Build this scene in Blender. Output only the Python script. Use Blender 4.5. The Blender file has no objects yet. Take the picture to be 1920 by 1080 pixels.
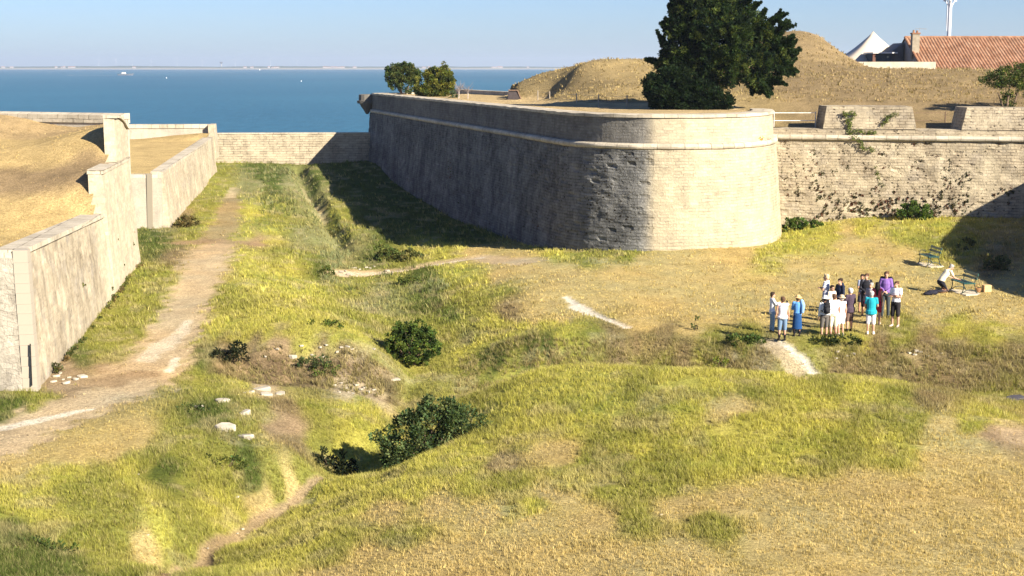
import bpy, math, random
import numpy as np
from mathutils import Vector, Matrix

random.seed(7)
RNG = np.random.default_rng(7)
scene = bpy.context.scene
col = scene.collection

# ------------------------------------------------------------------ camera
F = 2773.3
PITCH = math.radians(8.51)
CAM_Z = 10.0
cam_d = bpy.data.cameras.new("camera")
cam = bpy.data.objects.new("camera", cam_d)
col.objects.link(cam)
cam.location = (0, 0, CAM_Z)
cam.rotation_euler = (math.pi / 2 - PITCH, 0, 0)
cam_d.lens = 52
cam_d.sensor_width = 36
cam_d.clip_start = 0.5
cam_d.clip_end = 40000
scene.camera = cam


def ray(u, v):
    a = (u - 960) / F
    b = (540 - v) / F
    c, s = math.cos(PITCH), math.sin(PITCH)
    return a, c + b * s, -s + b * c


def PZ(u, v, z):
    """ground point seen at (u, v) of the photograph when its height is z"""
    x, y, w = ray(u, v)
    t = (z - CAM_Z) / w
    return x * t, y * t


def PY(u, v, y0):
    x, y, w = ray(u, v)
    t = y0 / y
    return x * t, y0, CAM_Z + w * t


# ------------------------------------------------------------------ numpy noise
def _h(ix, iy, seed):
    with np.errstate(over='ignore'):
        n = (ix.astype(np.int64) * 374761393 + iy.astype(np.int64) * 668265263 + seed * 1442695041) & 0xFFFFFFFF
        n = ((n ^ (n >> 13)) * 1274126177) & 0xFFFFFFFF
        n = (n ^ (n >> 16)) & 0xFFFF
    return n / 65535.0


def vnoise(x, y, seed=0):
    x = np.asarray(x, float); y = np.asarray(y, float)
    ix = np.floor(x); iy = np.floor(y)
    fx = x - ix; fy = y - iy
    fx = fx * fx * (3 - 2 * fx); fy = fy * fy * (3 - 2 * fy)
    a = _h(ix, iy, seed); b = _h(ix + 1, iy, seed)
    c = _h(ix, iy + 1, seed); d = _h(ix + 1, iy + 1, seed)
    return (a * (1 - fx) + b * fx) * (1 - fy) + (c * (1 - fx) + d * fx) * fy


def fbm(x, y, seed=0, octv=4):
    s = 0; a = 0.5; t = 0
    for k in range(octv):
        s = s + a * vnoise(x * 2 ** k + 13.7 * k, y * 2 ** k - 7.3 * k, seed + k)
        t += a; a *= 0.5
    return s / t - 0.5


def sstep(a, b, x):
    t = np.clip((x - a) / (b - a), 0, 1)
    return t * t * (3 - 2 * t)


class RBF:
    """thin plate spline through scattered heights"""
    def __init__(self, pts, vals, smooth=0.02, scale=(1, 1)):
        self.s = np.array(scale, float)
        p = np.array(pts, float) * self.s
        n = len(p)
        K = self.k(np.linalg.norm(p[:, None] - p[None], axis=2)) + np.eye(n) * smooth
        Pm = np.hstack([np.ones((n, 1)), p])
        A = np.block([[K, Pm], [Pm.T, np.zeros((3, 3))]])
        w = np.linalg.solve(A, np.concatenate([vals, np.zeros(3)]))
        self.p, self.w = p, w

    @staticmethod
    def k(r):
        return np.where(r > 1e-9, r * r * np.log(np.maximum(r, 1e-9)), 0.0)

    def __call__(self, x, y):
        x = np.asarray(x, float); y = np.asarray(y, float)
        sh = x.shape
        q = np.stack([x.ravel(), y.ravel()], 1) * self.s
        out = np.empty(len(q))
        for i in range(0, len(q), 40000):
            qq = q[i:i + 40000]
            r = np.linalg.norm(qq[:, None] - self.p[None], axis=2)
            out[i:i + 40000] = self.k(r) @ self.w[:-3] + self.w[-3] + qq @ self.w[-2:]
        return out.reshape(sh)


# ------------------------------------------------------------------ objects
def tag(o, label=None, cat=None, group=None, kind=None):
    if label: o["label"] = label
    if cat: o["category"] = cat
    if group: o["group"] = group
    if kind: o["kind"] = kind
    return o


def empty(name, loc, rz=0, **k):
    o = bpy.data.objects.new(name, None)
    o.empty_display_size = 0.2
    o.location = loc
    o.rotation_euler = (0, 0, rz)
    col.objects.link(o)
    return tag(o, **k)


def obj(name, me, mat=None, parent=None, **k):
    o = bpy.data.objects.new(name, me)
    if mat and not me.materials:
        me.materials.append(mat)
    col.objects.link(o)
    if parent is not None:
        o.parent = parent
    return tag(o, **k)


def mesh_np(name, verts, faces, colr=None, uv=None, smooth=False, attrs=None, loopuv=None):
    """faces: (n,3) or (n,4) int array, or list of lists"""
    me = bpy.data.meshes.new(name)
    verts = np.asarray(verts, np.float32)
    if isinstance(faces, np.ndarray):
        n, k = faces.shape
        me.vertices.add(len(verts)); me.vertices.foreach_set("co", verts.ravel())
        me.loops.add(n * k); me.loops.foreach_set("vertex_index", faces.astype(np.int32).ravel())
        me.polygons.add(n)
        me.polygons.foreach_set("loop_start", np.arange(n, dtype=np.int32) * k)
        me.update(calc_edges=True)
        lv = faces.ravel()
    else:
        me.from_pydata([tuple(v) for v in verts], [], faces)
        lv = np.array([i for f in faces for i in f])
    if colr is not None:
        a = me.color_attributes.new("col", 'FLOAT_COLOR', 'POINT')
        c = np.ones((len(verts), 4), np.float32); c[:, :3] = colr
        a.data.foreach_set("color", c.ravel())
    if attrs:
        for nm, vals in attrs.items():
            a = me.attributes.new(nm, 'FLOAT', 'POINT')
            a.data.foreach_set("value", np.asarray(vals, np.float32))
    if uv is not None:
        l = me.uv_layers.new(name="UVMap")
        l.data.foreach_set("uv", np.asarray(uv, np.float32)[lv].ravel())
    if loopuv is not None:
        l = me.uv_layers.new(name="UVMap")
        l.data.foreach_set("uv", np.asarray(loopuv, np.float32).ravel())
    if smooth:
        me.polygons.foreach_set("use_smooth", [True] * len(me.polygons))
    me.update()
    return me


class MB:
    """collects simple solids into ONE mesh"""
    def __init__(self):
        self.v = []; self.f = []

    def add(self, vs, fs):
        b = len(self.v)
        self.v += [tuple(p) for p in vs]
        self.f += [[i + b for i in f] for f in fs]
        return self

    def box(self, c, s, rz=0, rx=0, ry=0, bev=0.0):
        m = Matrix.Translation(c) @ Matrix.Rotation(rz, 4, 'Z') @ Matrix.Rotation(ry, 4, 'Y') @ Matrix.Rotation(rx, 4, 'X')
        x, y, z = s[0] / 2, s[1] / 2, s[2] / 2
        vs = [m @ Vector(p) for p in [(-x, -y, -z), (x, -y, -z), (x, y, -z), (-x, y, -z), (-x, -y, z), (x, -y, z), (x, y, z), (-x, y, z)]]
        return self.add(vs, [[0, 3, 2, 1], [4, 5, 6, 7], [0, 1, 5, 4], [1, 2, 6, 5], [2, 3, 7, 6], [3, 0, 4, 7]])

    def tube(self, pts, rad, n=8, sq=None, caps=True):
        """tapered tube with rounded ends; sq = list of (rx, ry) used in the horizontal plane"""
        pts = [Vector(p) for p in pts]
        rad = list(rad) if hasattr(rad, '__len__') else [rad] * len(pts)
        rings = []
        up0 = None
        ext = []
        for i, p in enumerate(pts):
            d = (pts[min(i + 1, len(pts) - 1)] - pts[max(i - 1, 0)]).normalized()
            if up0 is None:
                up0 = Vector((0, 0, 1)) if abs(d.z) < 0.9 else Vector((0, 1, 0))
            a = d.cross(up0)
            if a.length < 1e-4: a = d.cross(Vector((1, 0, 0)))
            a.normalize(); b = a.cross(d).normalized()
            up0 = b
            ext.append((p, a, b, rad[i], d))
        if caps:
            p, a, b, r, d = ext[0]
            pre = [(p - d * r * .95, a, b, r * .3, d), (p - d * r * .6, a, b, r * .8, d)]
            p, a, b, r, d = ext[-1]
            post = [(p + d * r * .6, a, b, r * .8, d), (p + d * r * .95, a, b, r * .3, d)]
            ext = pre + ext + post
        vs = []
        for p, a, b, r, d in ext:
            for k in range(n):
                t = 2 * math.pi * k / n
                vs.append(p + a * (r * math.cos(t)) + b * (r * math.sin(t)))
        fs = []
        for i in range(len(ext) - 1):
            for k in range(n):
                k2 = (k + 1) % n
                fs.append([i * n + k, i * n + k2, (i + 1) * n + k2, (i + 1) * n + k])
        fs.append(list(range(n))[::-1]); fs.append([(len(ext) - 1) * n + k for k in range(n)])
        return self.add(vs, fs)

    def loft(self, rings, n=14):
        """rings: (x, y, z, rx, ry[, rot])"""
        vs = []
        for r in rings:
            x, y, z, rx, ry = r[:5]
            a = r[5] if len(r) > 5 else 0
            for k in range(n):
                t = 2 * math.pi * k / n
                ex, ey = rx * math.cos(t), ry * math.sin(t)
                vs.append((x + ex * math.cos(a) - ey * math.sin(a), y + ex * math.sin(a) + ey * math.cos(a), z))
        fs = []
        for i in range(len(rings) - 1):
            for k in range(n):
                k2 = (k + 1) % n
                fs.append([i * n + k, i * n + k2, (i + 1) * n + k2, (i + 1) * n + k])
        fs.append(list(range(n))[::-1]); fs.append([(len(rings) - 1) * n + k for k in range(n)])
        return self.add(vs, fs)

    def ball(self, c, r, n=12, m=8, rot=None):
        c = Vector(c); r = Vector(r) if hasattr(r, '__len__') else Vector((r, r, r))
        vs = []
        for i in range(1, m):
            ph = math.pi * i / m
            for k in range(n):
                t = 2 * math.pi * k / n
                p = Vector((r.x * math.sin(ph) * math.cos(t), r.y * math.sin(ph) * math.sin(t), r.z * math.cos(ph)))
                if rot is not None: p = rot @ p
                vs.append(c + p)
        top = Vector((0, 0, r.z)); bot = Vector((0, 0, -r.z))
        if rot is not None: top = rot @ top; bot = rot @ bot
        vs += [c + top, c + bot]
        T, B = len(vs) - 2, len(vs) - 1
        fs = []
        for i in range(m - 2):
            for k in range(n):
                k2 = (k + 1) % n
                fs.append([i * n + k, (i + 1) * n + k, (i + 1) * n + k2, i * n + k2])
        for k in range(n):
            k2 = (k + 1) % n
            fs.append([T, k, k2]); fs.append([B, (m - 2) * n + k2, (m - 2) * n + k])
        return self.add(vs, fs)

    def mesh(self, name, smooth=False):
        me = bpy.data.meshes.new(name)
        me.from_pydata(self.v, [], self.f)
        if smooth: me.polygons.foreach_set("use_smooth", [True] * len(me.polygons))
        me.update()
        return me

    def build(self, name, mat, parent=None, smooth=False, **k):
        return obj(name, self.mesh(name, smooth), mat, parent, **k)


# ------------------------------------------------------------------ material helper
class NT:
    def __init__(self, name):
        self.m = bpy.data.materials.new(name); self.m.use_nodes = True
        self.t = self.m.node_tree; self.t.nodes.clear()
        self.out = self.n('ShaderNodeOutputMaterial')
        self.b = self.n('ShaderNodeBsdfPrincipled')
        self.l(self.b.outputs[0], self.out.inputs[0])
        self.b.inputs['Roughness'].default_value = 0.9
        self.b.inputs['Specular IOR Level'].default_value = 0.15

    def n(self, t, **k):
        n = self.t.nodes.new(t)
        for a, b in k.items(): setattr(n, a, b)
        return n

    def l(self, a, b): self.t.links.new(a, b)

    def setin(self, node, key, val):
        if hasattr(val, 'links'): self.l(val, node.inputs[key])
        else: node.inputs[key].default_value = val

    def noise(self, vec, scale, detail=4, rough=0.6, dist=0.0):
        n = self.n('ShaderNodeTexNoise')
        n.inputs['Scale'].default_value = scale; n.inputs['Detail'].default_value = detail
        n.inputs['Roughness'].default_value = rough; n.inputs['Distortion'].default_value = dist
        if vec is not None: self.l(vec, n.inputs['Vector'])
        return n.outputs['Fac']

    def ramp(self, fac, stops, interp='LINEAR'):
        n = self.n('ShaderNodeValToRGB'); r = n.color_ramp; r.interpolation = interp
        while len(r.elements) < len(stops): r.elements.new(0.5)
        for e, (p, c) in zip(r.elements, stops):
            e.position = p
            e.color = (c, c, c, 1) if not hasattr(c, '__len__') else tuple(c) + (1,)
        self.l(fac, n.inputs[0])
        return n.outputs[0]

    def mix(self, fac, a, b, mode='MIX'):
        n = self.n('ShaderNodeMix', data_type='RGBA', blend_type=mode)
        for key, val in ((0, fac), (6, a), (7, b)):
            if hasattr(val, 'links'): self.l(val, n.inputs[key])
            elif hasattr(val, '__len__'): n.inputs[key].default_value = tuple(val)[:3] + (1,)
            else: n.inputs[key].default_value = val if key == 0 else (val, val, val, 1)
        return n.outputs[2]

    def math(self, op, a, b=0.0, c=None):
        n = self.n('ShaderNodeMath', operation=op)
        for i, val in enumerate((a, b, c)):
            if val is None: continue
            if hasattr(val, 'links'): self.l(val, n.inputs[i])
            else: n.inputs[i].default_value = val
        return n.outputs[0]

    def bump(self, h, strength=0.5, dist=0.05):
        n = self.n('ShaderNodeBump'); n.inputs['Strength'].default_value = strength
        n.inputs['Distance'].default_value = dist
        self.l(h, n.inputs['Height']); self.l(n.outputs[0], self.b.inputs['Normal'])

    def coord(self, kind='Object', scale=(1, 1, 1)):
        c = self.n('ShaderNodeTexCoord').outputs[kind]
        if scale != (1, 1, 1):
            m = self.n('ShaderNodeMapping'); m.inputs['Scale'].default_value = scale
            self.l(c, m.inputs[0]); c = m.outputs[0]
        return c

    def attr(self, name, out='Color'):
        n = self.n('ShaderNodeAttribute'); n.attribute_name = name
        return n.outputs[out]

    def base(self, c):
        if hasattr(c, 'links'): self.l(c, self.b.inputs['Base Color'])
        else: self.b.inputs['Base Color'].default_value = tuple(c) + (1,)


def plain(name, c, rough=0.8, var=0.25, scale=8, metal=0.0, spec=0.2, bump=0.0):
    t = NT(name)
    v = t.coord('Object')
    n = t.noise(v, scale, 5)
    c = np.array(c)
    t.base(t.ramp(n, [(0.3, tuple(c * (1 - var))), (0.7, tuple(np.minimum(c * (1 + var), .95)))]))
    t.b.inputs['Roughness'].default_value = rough
    t.b.inputs['Metallic'].default_value = metal
    t.b.inputs['Specular IOR Level'].default_value = spec
    if bump: t.bump(t.noise(v, scale * 3, 4), 0.6, bump)
    return t.m


def stone_mat(name, light, dark, bw=0.5, bh=0.22, joint=0.55, stain=0.5, moss=0.0, clean_attr=False, cool=None, bumpd=0.03, holes=0.0, warp=0.05, old=None):
    """coursed limestone; UV is in metres"""
    t = NT(name)
    uv = t.coord('UV')
    nz = t.n('ShaderNodeTexNoise'); nz.inputs['Scale'].default_value = 1.3; nz.inputs['Detail'].default_value = 4
    t.l(uv, nz.inputs['Vector'])
    sub = t.n('ShaderNodeVectorMath', operation='SUBTRACT'); t.l(nz.outputs['Color'], sub.inputs[0]); sub.inputs[1].default_value = (.5, .5, .5)
    sc = t.n('ShaderNodeVectorMath', operation='SCALE'); t.l(sub.outputs[0], sc.inputs[0]); sc.inputs['Scale'].default_value = warp * 2
    ad = t.n('ShaderNodeVectorMath', operation='ADD'); t.l(uv, ad.inputs[0]); t.l(sc.outputs[0], ad.inputs[1])
    br = t.n('ShaderNodeTexBrick')
    br.offset = 0.5; br.squash = 1.35; br.squash_frequency = 3
    br.inputs['Scale'].default_value = 1.0
    br.inputs['Brick Width'].default_value = bw; br.inputs['Row Height'].default_value = bh
    br.inputs['Mortar Size'].default_value = 0.024; br.inputs['Mortar Smooth'].default_value = 0.4
    br.inputs['Bias'].default_value = 0.0
    br.inputs['Color1'].default_value = (0.25, 0.25, 0.25, 1); br.inputs['Color2'].default_value = (0.85, 0.85, 0.85, 1)
    br.inputs['Mortar'].default_value = (0.5, 0.5, 0.5, 1)
    t.l(ad.outputs[0], br.inputs['Vector'])
    light = np.array(light); dark = np.array(dark)
    big = t.noise(uv, 0.35, 6, 0.65)
    mid = t.noise(uv, 1.7, 6, 0.7)
    fine = t.noise(uv, 9, 5, 0.7)
    # vertical streaks
    mp = t.n('ShaderNodeMapping'); mp.inputs['Scale'].default_value = (1.6, 0.16, 1); t.l(uv, mp.inputs[0])
    streak = t.noise(mp.outputs[0], 1.0, 6, 0.7)
    st = t.math('ADD', t.math('MULTIPLY', big, 0.45), t.math('ADD', t.math('MULTIPLY', mid, 0.3), t.math('MULTIPLY', streak, 0.3)))
    a = 0.62 - 0.2 * stain
    sfac = t.ramp(st, [(a - 0.06, 0.0), (a + 0.14, 1.0)])
    if clean_attr:
        at = t.attr('clean', 'Fac')
        sfac = t.math('MULTIPLY', sfac, t.math('SUBTRACT', 1.0, t.math('MULTIPLY', at, 0.60)))
    c = t.mix(sfac, tuple(light), tuple(dark))
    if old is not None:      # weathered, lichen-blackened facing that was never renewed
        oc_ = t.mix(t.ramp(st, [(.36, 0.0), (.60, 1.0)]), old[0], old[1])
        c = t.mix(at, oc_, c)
    if cool is not None and old is None:
        c = t.mix(t.ramp(t.noise(uv, 0.9, 5, 0.7), [(0.5, 0.0), (0.72, 0.7)]), c, cool)
    per = t.ramp(br.outputs['Color'], [(0.0, 0.72), (1.0, 1.14)])
    c = t.mix(0.9, c, per, 'MULTIPLY')
    c = t.mix(1.0, c, t.ramp(fine, [(0.25, 0.80), (0.75, 1.14)]), 'MULTIPLY')
    jf = t.math('MULTIPLY', t.math('MULTIPLY', br.outputs['Fac'], t.ramp(mid, [(0.38, joint * .15), (0.6, joint)])), t.ramp(big, [(.38, .35), (.6, 1.0)]))
    if clean_attr:
        jf = t.math('MULTIPLY', jf, t.math('SUBTRACT', 1.0, t.math('MULTIPLY', at, 0.55)))
    c = t.mix(jf, c, tuple(dark * 0.45))
    hsum = None
    if holes:
        vo = t.n('ShaderNodeTexVoronoi'); vo.inputs['Scale'].default_value = 3.2; vo.inputs['Randomness'].default_value = 1.0
        mv = t.n('ShaderNodeMapping'); mv.inputs['Scale'].default_value = (1.0, 1.5, 1); t.l(ad.outputs[0], mv.inputs[0]); t.l(mv.outputs[0], vo.inputs['Vector'])
        hf = t.ramp(t.math('ADD', vo.outputs['Distance'], t.math('MULTIPLY', mid, -0.25)), [(0.02, 1.0), (0.13, 0.0)])
        hf = t.math('MULTIPLY', hf, t.ramp(t.noise(uv, 0.7, 3), [(0.40, 0.0), (0.58, holes)]))
        if clean_attr:
            hf = t.math('MULTIPLY', hf, t.math('SUBTRACT', 1.0, t.math('MULTIPLY', at, 0.85)))
        c = t.mix(hf, c, (0.045, 0.035, 0.022)); hsum = hf
    if moss:
        mf = t.ramp(t.noise(uv, 1.1, 6, 0.75), [(0.56, 0.0), (0.70, moss)])
        c = t.mix(mf, c, (0.07, 0.06, 0.025))
    t.base(c)
    h = t.math('ADD', t.math('MULTIPLY', jf, -0.9 if joint > .2 else 0.0), t.math('ADD', t.math('MULTIPLY', mid, 0.9), t.math('MULTIPLY', fine, 0.8)))
    if hsum is not None: h = t.math('SUBTRACT', h, t.math('MULTIPLY', hsum, 1.2))
    if old is not None: h = t.math('MULTIPLY', h, t.math('SUBTRACT', 1.9, t.math('MULTIPLY', at, 1.2)))
    t.bump(h, 0.9, bumpd)
    t.b.inputs['Roughness'].default_value = 0.95
    t.b.inputs['Specular IOR Level'].default_value = 0.05
    return t.m


def blocks(bw, bh, amp, miss=0.03):
    """single stones standing proud, worn back or missing"""
    def f(s, z, p):
        r = math.floor(z / bh)
        q = math.floor(s / bw + (.5 if r % 2 else 0) + .3 * math.sin(r * 1.7))
        h = float(_h(np.array(q), np.array(r), 91)); g = float(_h(np.array(q), np.array(r), 37))
        a = amp(s, p) if callable(amp) else amp
        return (h - .5) * a - ((.05 + a) * .8 if g < miss and a > .012 else 0)
    return f


def catmull(pts, n=8):
    pts = [np.array(p, float) for p in pts]
    out = []
    for i in range(len(pts) - 1):
        p0 = pts[max(i - 1, 0)]; p1 = pts[i]; p2 = pts[i + 1]; p3 = pts[min(i + 2, len(pts) - 1)]
        for k in range(n):
            t = k / n
            out.append(0.5 * ((2 * p1) + (-p0 + p2) * t + (2 * p0 - 5 * p1 + 4 * p2 - p3) * t * t + (-p0 + 3 * p1 - 3 * p2 + p3) * t ** 3))
    out.append(pts[-1])
    return out


def resample(pts, step):
    pts = [np.array(p, float) for p in pts]
    out = [pts[0]]
    for a, b in zip(pts[:-1], pts[1:]):
        n = max(1, int(math.ceil(np.linalg.norm((b - a)[:2]) / step)))
        for k in range(1, n + 1): out.append(a + (b - a) * k / n)
    return out


def sweep(name, path, section, mat, parent=None, side=1, clean=None, rough=0.0, closed_sec=True, seed=3, smooth=False, relief=None, **kw):
    """path: (x, y[, extra]) outline; section(i, s) -> list of (offset outward, z). side=+1: outward is to the right of the path direction"""
    P = np.array([p[:2] for p in path], float)
    n = len(P)
    d = np.zeros_like(P)
    d[1:-1] = P[2:] - P[:-2]; d[0] = P[1] - P[0]; d[-1] = P[-1] - P[-2]
    d /= np.linalg.norm(d, axis=1)[:, None]
    nor = np.stack([d[:, 1], -d[:, 0]], 1) * side
    s = np.concatenate([[0], np.cumsum(np.linalg.norm(np.diff(P, axis=0), axis=1))])
    V = []; UV = []; CL = []
    m = None
    for i in range(n):
        sec = section(i, s[i]); m = len(sec)
        acc = 0.0; prev = sec[0]
        base_z = sec[0][1]
        for j, (o, z) in enumerate(sec):
            acc += math.hypot(o - prev[0], z - prev[1]); prev = (o, z)
            jt = 0.0
            if rough and 0 < j < m - 1:
                jt = rough * (float(vnoise(s[i] * 1.7, acc * 2.3 + (j if relief is None else 0), seed)) - .5)
            if relief is not None and 0 < j < m - 2: jt += relief(s[i], acc, P[i])
            V.append((P[i, 0] + nor[i, 0] * (o + jt), P[i, 1] + nor[i, 1] * (o + jt), z + jt * .4))
            UV.append((s[i], base_z + acc))
            CL.append(clean(s[i], P[i]) if clean else 0.0)
    faces = []
    lu = []
    mm = m if closed_sec else m - 1
    for i in range(n - 1):
        for j in range(mm):
            j2 = (j + 1) % m
            f = [i * m + j, (i + 1) * m + j, (i + 1) * m + j2, i * m + j2]
            uvs = [UV[q] for q in f]
            if j2 == 0:
                w = UV[f[0]][1] + 0.5
                uvs[2] = (uvs[2][0], w); uvs[3] = (uvs[3][0], w)
            if side > 0: f = f[::-1]; uvs = uvs[::-1]
            faces.append(f); lu += uvs
    for i in (0, n - 1):
        f = [i * m + j for j in range(m)]
        if i == 0: f = f[::-1]
        if side < 0: f = f[::-1]
        faces.append(f)
        sec = section(i, s[i])
        for q in f:
            lu.append((s[i] + sec[q % m][0], sec[q % m][1]))
    me = bpy.data.meshes.new(name)
    me.from_pydata(V, [], faces)
    l = me.uv_layers.new(name="UVMap")
    l.data.foreach_set("uv", np.array(lu, np.float32).ravel())
    a = me.attributes.new("clean", 'FLOAT', 'POINT'); a.data.foreach_set("value", np.array(CL, np.float32))
    if smooth: me.polygons.foreach_set("use_smooth", [True] * len(me.polygons))
    me.update()
    return obj(name, me, mat, parent, **kw)

# ------------------------------------------------------------------ light
SUN_EL, SUN_AZ = math.radians(28.6), math.radians(44)   # azimuth measured from +X towards the camera
to_sun = Vector((math.cos(SUN_EL) * math.cos(SUN_AZ), -math.cos(SUN_EL) * math.sin(SUN_AZ), math.sin(SUN_EL)))
sd = bpy.data.lights.new("sun", 'SUN')
sd.energy = 5.0; sd.angle = math.radians(0.5); sd.color = (1.0, 0.91, 0.76)
sun = bpy.data.objects.new("sun", sd); col.objects.link(sun)
sun.rotation_euler = to_sun.to_track_quat('Z', 'Y').to_euler()
sun.location = (60, -60, 80)
w = bpy.data.worlds.new("World"); scene.world = w; w.use_nodes = True
nt = w.node_tree
bg = nt.nodes['Background']
sky = nt.nodes.new('ShaderNodeTexSky'); sky.sky_type = 'NISHITA'; sky.sun_disc = False
sky.sun_elevation = SUN_EL; sky.sun_rotation = math.radians(90) + SUN_AZ
sky.air_density = 1.0; sky.dust_density = 0.3; sky.ozone_density = 2.5; sky.altitude = 0
tint = nt.nodes.new('ShaderNodeMix'); tint.data_type = 'RGBA'; tint.blend_type = 'MULTIPLY'
tint.inputs[0].default_value = 1.0
tint.inputs[7].default_value = (.51, .66, 1.02, 1)      # tints the sky bluer and cuts its light
nt.links.new(sky.outputs[0], tint.inputs[6]); nt.links.new(tint.outputs[2], bg.inputs[0])
bg.inputs[1].default_value = 0.05
scene.view_settings.view_transform = 'Standard'
scene.view_settings.look = 'None'
scene.view_settings.exposure = 1.55
scene.view_settings.gamma = 1.0

# ------------------------------------------------------------------ people
def bake(mb, name, voxel, mat, parent, smooth_it=3, mats=None, keep=False):
    """one continuous surface out of overlapping tapered solids"""
    me = mb.mesh(name + "_src")
    o = bpy.data.objects.new(name + "_src", me); col.objects.link(o)
    r = o.modifiers.new("r", 'REMESH'); r.mode = 'VOXEL'; r.voxel_size = voxel
    if smooth_it:
        s = o.modifiers.new("s", 'SMOOTH'); s.factor = .5; s.iterations = smooth_it
    dg = bpy.context.evaluated_depsgraph_get()
    nm = bpy.data.meshes.new_from_object(o.evaluated_get(dg))
    bpy.data.objects.remove(o); bpy.data.meshes.remove(me)
    nm.name = name
    nm.polygons.foreach_set("use_smooth", [True] * len(nm.polygons))
    nm.materials.clear()
    return obj(name, nm, mat, parent)


_mats = {}


def cloth(c, rough=.9):
    k = tuple(round(q, 3) for q in c)
    if k not in _mats:
        _mats[k] = plain("fabric_%02d" % len(_mats), c, rough=rough, var=.10, scale=14, spec=.1)
    return _mats[k]


def striped(c1, c2):
    t = NT("striped_fabric")
    z = t.n('ShaderNodeSeparateXYZ'); t.l(t.coord('Object'), z.inputs[0])
    s = t.math('GREATER_THAN', t.math('FRACT', t.math('MULTIPLY', z.outputs[2], 16.0)), .55)
    t.base(t.mix(s, c1, c2)); return t.m


SKIN = plain("skin", (.48, .27, .18), rough=.6, var=.08, spec=.3)
SKIN_D = plain("tanned_skin", (.36, .19, .12), rough=.6, var=.08, spec=.3)
EYE = plain("eye_dark", (.03, .02, .015), rough=.3)
LIP = plain("lip", (.36, .13, .11), rough=.5)
HAIR = {'black': (.012, .010, .009), 'dark': (.035, .022, .015), 'brown': (.09, .05, .03), 'grey': (.30, .28, .26), 'white': (.62, .60, .56), 'blond': (.55, .42, .24), 'silver': (.42, .40, .37)}


def cap(mb, a, b, ra, rb, n=10):
    mb.tube([a, b], [ra, rb], n)


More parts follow.
